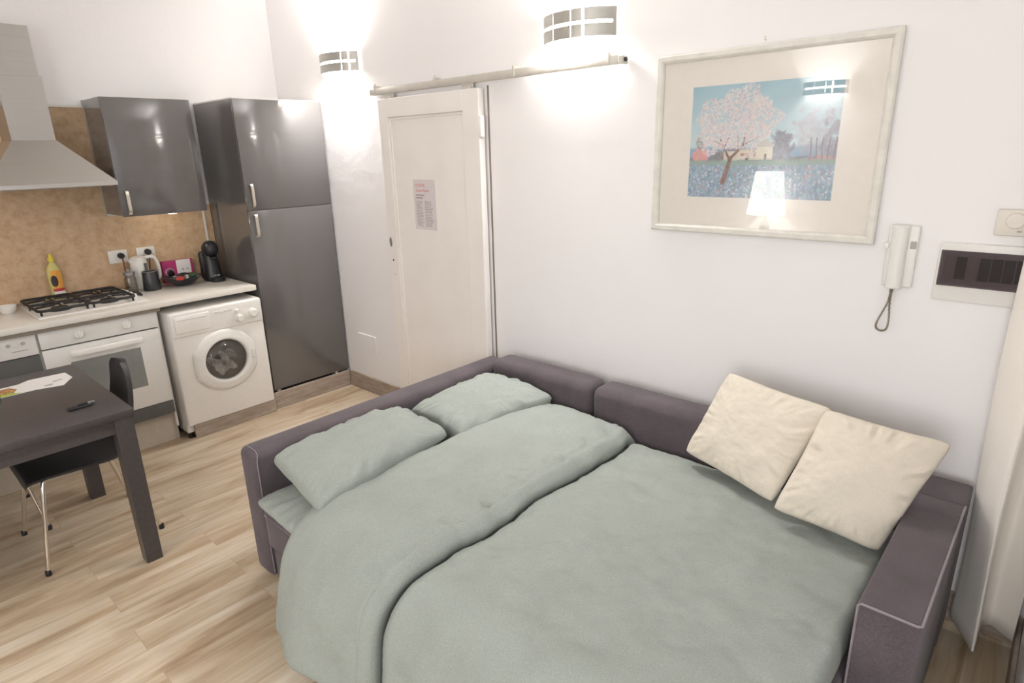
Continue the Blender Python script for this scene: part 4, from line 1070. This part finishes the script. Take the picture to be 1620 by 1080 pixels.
pillow('bed_pillow', [(2.412, -1.548, .575), (2.845, -1.592, .520), (2.745, -.850, .528), (2.420, -.905, .585)], .185, M['linen'], 23,
       'upper sage green pillow resting on the jutting pillow at the front of the bed', 'pillow', SG, pinch=.025, wr=.0055, under=.5, power=.34)
pillow('bed_pillow', [(2.412, -.835, .540), (2.765, -.815, .495), (2.895, -.270, .558), (2.432, -.268, .582)], .155, M['linen'], 37,
       'sage green pillow in the far corner against the sofa back', 'pillow', SG, pinch=.025, wr=.005, under=1.85, power=.34)
CG = 'cream throw cushions'
pillow('throw_cushion', [(3.622, -.325, .520), (4.056, -.490, .515), (4.178, -.318, .868), (3.755, -.245, .894)], .125, M['cream'], 51,
       'cream square cushion further from the grey arm, its corner pointing up the wall', 'cushion', CG, pinch=.055, wr=.0042)
pillow('throw_cushion', [(4.066, -.545, .530), (4.406, -.520, .490), (4.528, -.300, .838), (4.150, -.362, .882)], .135, M['cream'], 67,
       'cream square cushion leaning on the wall beside the grey arm', 'cushion', CG, pinch=.05, wr=.005)

# ------------------------------------------------------------------ duvet
def duvet():
    # path of the bed surface: from the sofa back to the front edge and down
    path = []
    for y in np.linspace(-.255, -1.47, 96): path.append((y, .385))
    for a in np.linspace(0, 70, 16)[1:]: path.append((-1.47-.13*math.sin(R(a)), .385-.13*(1-math.cos(R(a)))))
    y0, z0 = path[-1]
    for s in np.linspace(0, 1, 26)[1:]: path.append((y0-.072*s, z0-(z0-.028)*s))
    path = np.array(path); n = len(path)
    tg = np.gradient(path, axis=0); tg /= np.linalg.norm(tg, axis=1)[:, None]
    nrm = np.stack([tg[:, 1], -tg[:, 0]], 1)     # outward (up / to the front)
    arc = np.concatenate([[0], np.cumsum(np.linalg.norm(np.diff(path, axis=0), axis=1))])
    # cross section: (x, h) outline
    def dense(p, q, k): return [(p[0]+(q[0]-p[0])*i/k, p[1]+(q[1]-p[1])*i/k) for i in range(k)]
    XR, XF, XL = 4.420, 3.335, 2.735
    sec = dense((XR, .0), (XR, .045), 5)
    sec += [(XR-.03*(1-math.cos(R(t)))-.002, .045+.032*math.sin(R(t))) for t in (0, 25, 50, 75, 90)]
    sec += dense((XR-.04, .078), (XF+.03, .082), 90)
    sec += [(XF+.018, .078), (XF+.006, .066), (XF-.006, .050), (XF-.016, .046), (XF-.020, .056), (XF-.010, .070)]
    sec += [(XF+.004, .088), (XF+.006, .102), (XF-.004, .120), (XF-.022, .134)]
    sec += dense((XF-.04, .141), (XL+.085, .142), 58)
    sec += [(XL+.07-.075*math.sin(R(t)), .070+.072*math.cos(R(t))) for t in (0, 18, 36, 54, 72, 90, 108, 126, 144, 162, 176)]
    sec += dense((XL+.09, -.002), (XR-.01, -.002), 30)
    sec = np.array(sec); m = len(sec)
    X = np.repeat(sec[None, :, 0], n, 0); Hh = np.repeat(sec[None, :, 1], n, 0); A = np.repeat(arc[:, None], m, 1)
    LA = arc[-1]
    # rounded ends
    e0 = np.clip(arc/.06, 0, 1); e1 = np.clip((LA-arc)/.05, 0, 1)
    env = np.sqrt(1-(1-e0)**2)*np.sqrt(1-(1-e1)**2); env = .12+.88*env
    topf = np.clip((Hh-.03)/.04, 0, 1)
    # main body doming, slump towards the arm and the back cushions
    main = topf*(X > XF-.0)*1.0
    sx = np.clip((X-XF)/(XR-XF), 0, 1)
    dome = .034*np.sin(np.pi*np.clip(sx*.80+.10, 0, 1))*np.sin(np.pi*np.clip(A/1.5*.85+.12, 0, 1))
    strip = topf*(X <= XF)
    sxs = np.clip((X-XL)/(XF-XL), 0, 1)
    domes = .020*np.sin(np.pi*sxs)
    H2 = Hh*env[:, None]+main*dome*env[:, None]+strip*domes*env[:, None]
    # wrinkles
    wr = vnoise(X*2.2, A*2.6, 101, 3)*.010 + vnoise(X*8+3, A*4.5, 103, 4)*.009 + vnoise(X*34+A*14, A*16-X*8, 105, 3)*.0030
    crease = np.abs(vnoise(X*5+2*A, A*3.2-1.1*X, 107, 3)); wr -= .0035*np.exp(-(crease/.06)**2)
    H2 += wr*topf*env[:, None]
    # button dimples and stitched hem on the turned down edge
    for k in range(9):
        ac = .12+k*.19+.03*math.sin(k*5.1); d2 = ((X-(XF-.075-.015*math.sin(k*2.7)))/.020)**2+((A-ac)/.016)**2
        H2 -= (.016+.007*math.sin(k*3.3))*np.exp(-d2)*strip
    H2 -= .006*np.exp(-((X-(XF-.055))/.007)**2)*strip
    H2 += vnoise(A*11+vnoise(X*6, A*3, 131, 2)*1.5, X*2.2, 133, 3)*.020*strip*np.exp(-((X-(XF-.06))/.10)**2)
    H2 += (.5-np.abs(vnoise(X*3.2+A*1.2, A*7-X*1.5, 141, 3)))*.010*topf*env[:, None]
    rip = vnoise(A*14, X*3, 111, 3)
    Xo = X+(rip*.012)*np.exp(-((X-XF)/.10)**2)*topf
    # outline: the turned-down edge wavers; front corner of the strip sweeps right as it drops
    drop = np.clip((A-1.2)/.55, 0, 1)
    Xo += (.018*np.sin(A*3.1+.4)+.010*np.sin(A*8))*np.exp(-((X-XF)/.25)**2)
    Xo += drop**1.5*.035*np.clip((XF+.05-X)/.3, -1, 1)*0
    # crevice deepens where the sheet hangs
    crev = np.exp(-((X-(XF-.004))/.022)**2)*(Hh < .075)*(Hh > .02)
    H2 -= crev*(.010+drop*.045)
    # flare of the hanging part
    fl = drop*(vnoise(X*5, A*0+3, 121, 2)*.045)
    P = np.zeros((n, m, 3)); P[..., 0] = Xo
    P[..., 1] = path[:, None, 0]+nrm[:, None, 0]*(H2+fl*topf); P[..., 2] = path[:, None, 1]+nrm[:, None, 1]*(H2+fl*topf*.3)
    P[..., 2] = np.maximum(P[..., 2], .012+.0*A)
    bm = bm_new()
    V = [[bm.verts.new(tuple(P[i, j])) for j in range(m)] for i in range(n)]
    for i in range(n-1):
        for j in range(m): bm.faces.new((V[i][j], V[i+1][j], V[i+1][(j+1) % m], V[i][(j+1) % m]))
    bm.faces.new(V[0]); bm.faces.new(V[-1][::-1])
    return obj('duvet', bm, M['linen'], None, 180)
tag(duvet(), 'sage green duvet with its top edge turned down, spread over the sofa bed', 'duvet')

# ------------------------------------------------------------------ curtain
cu = thing('curtain', 'ivory curtain hanging in the corner beside the fuse box', 'curtain', (4.69, -.12, .05))
def ribbon(plan, z0, z1, th=.004, tip=None, nz=40):
    c = catmull([(x, y, 0) for x, y in plan], 10); n = len(c)
    P = np.zeros((n, nz, 3))
    for i, p in enumerate(c):
        s = i/(n-1)
        for k in range(nz):
            z = z0(s)+(z1-z0(s))*k/(nz-1); f = 1-(z/z1); g = math.sin(z*2.3+s*9)*.006
            P[i, k] = (p.x+.010*f*math.sin(z*4+s*4)+g*.5, p.y+g, z)
    return P
def add_ribbon(name, P, mat, th=.003):
    bm = grid_bm(P)
    o = obj(name, bm, mat, cu, 180, mods=[('SOLIDIFY', dict(thickness=th, offset=0))]); return o
PL = [(4.606, -.040), (4.588, -.075), (4.610, -.120), (4.645, -.172), (4.677, -.215), (4.684, -.185), (4.690, -.12), (4.712, -.088), (4.745, -.105), (4.788, -.13)]
PR = ribbon(PL, lambda s: .062+.035*max(0, min(1, (s-.45)/.2)), 2.45)
add_ribbon('drape', PR, M['curtain'])
bm = bm_new(); P = PR[40]
tube(bm, [tuple(p) for p in P], .004, 6); obj('side_hem', bm, M['curtain'], cu, 60)
bm = bm_new(); tube(bm, [(4.54, -.13, 2.47), (4.80, -.13, 2.47)], .012, 12); tube(bm, [(4.56, -.13, 2.47), (4.56, 0, 2.47)], .008, 8)
tag(obj('curtain_rod', bm, M['chrome'], None, 50), 'short steel rod carrying the ivory curtain', 'curtain rod')
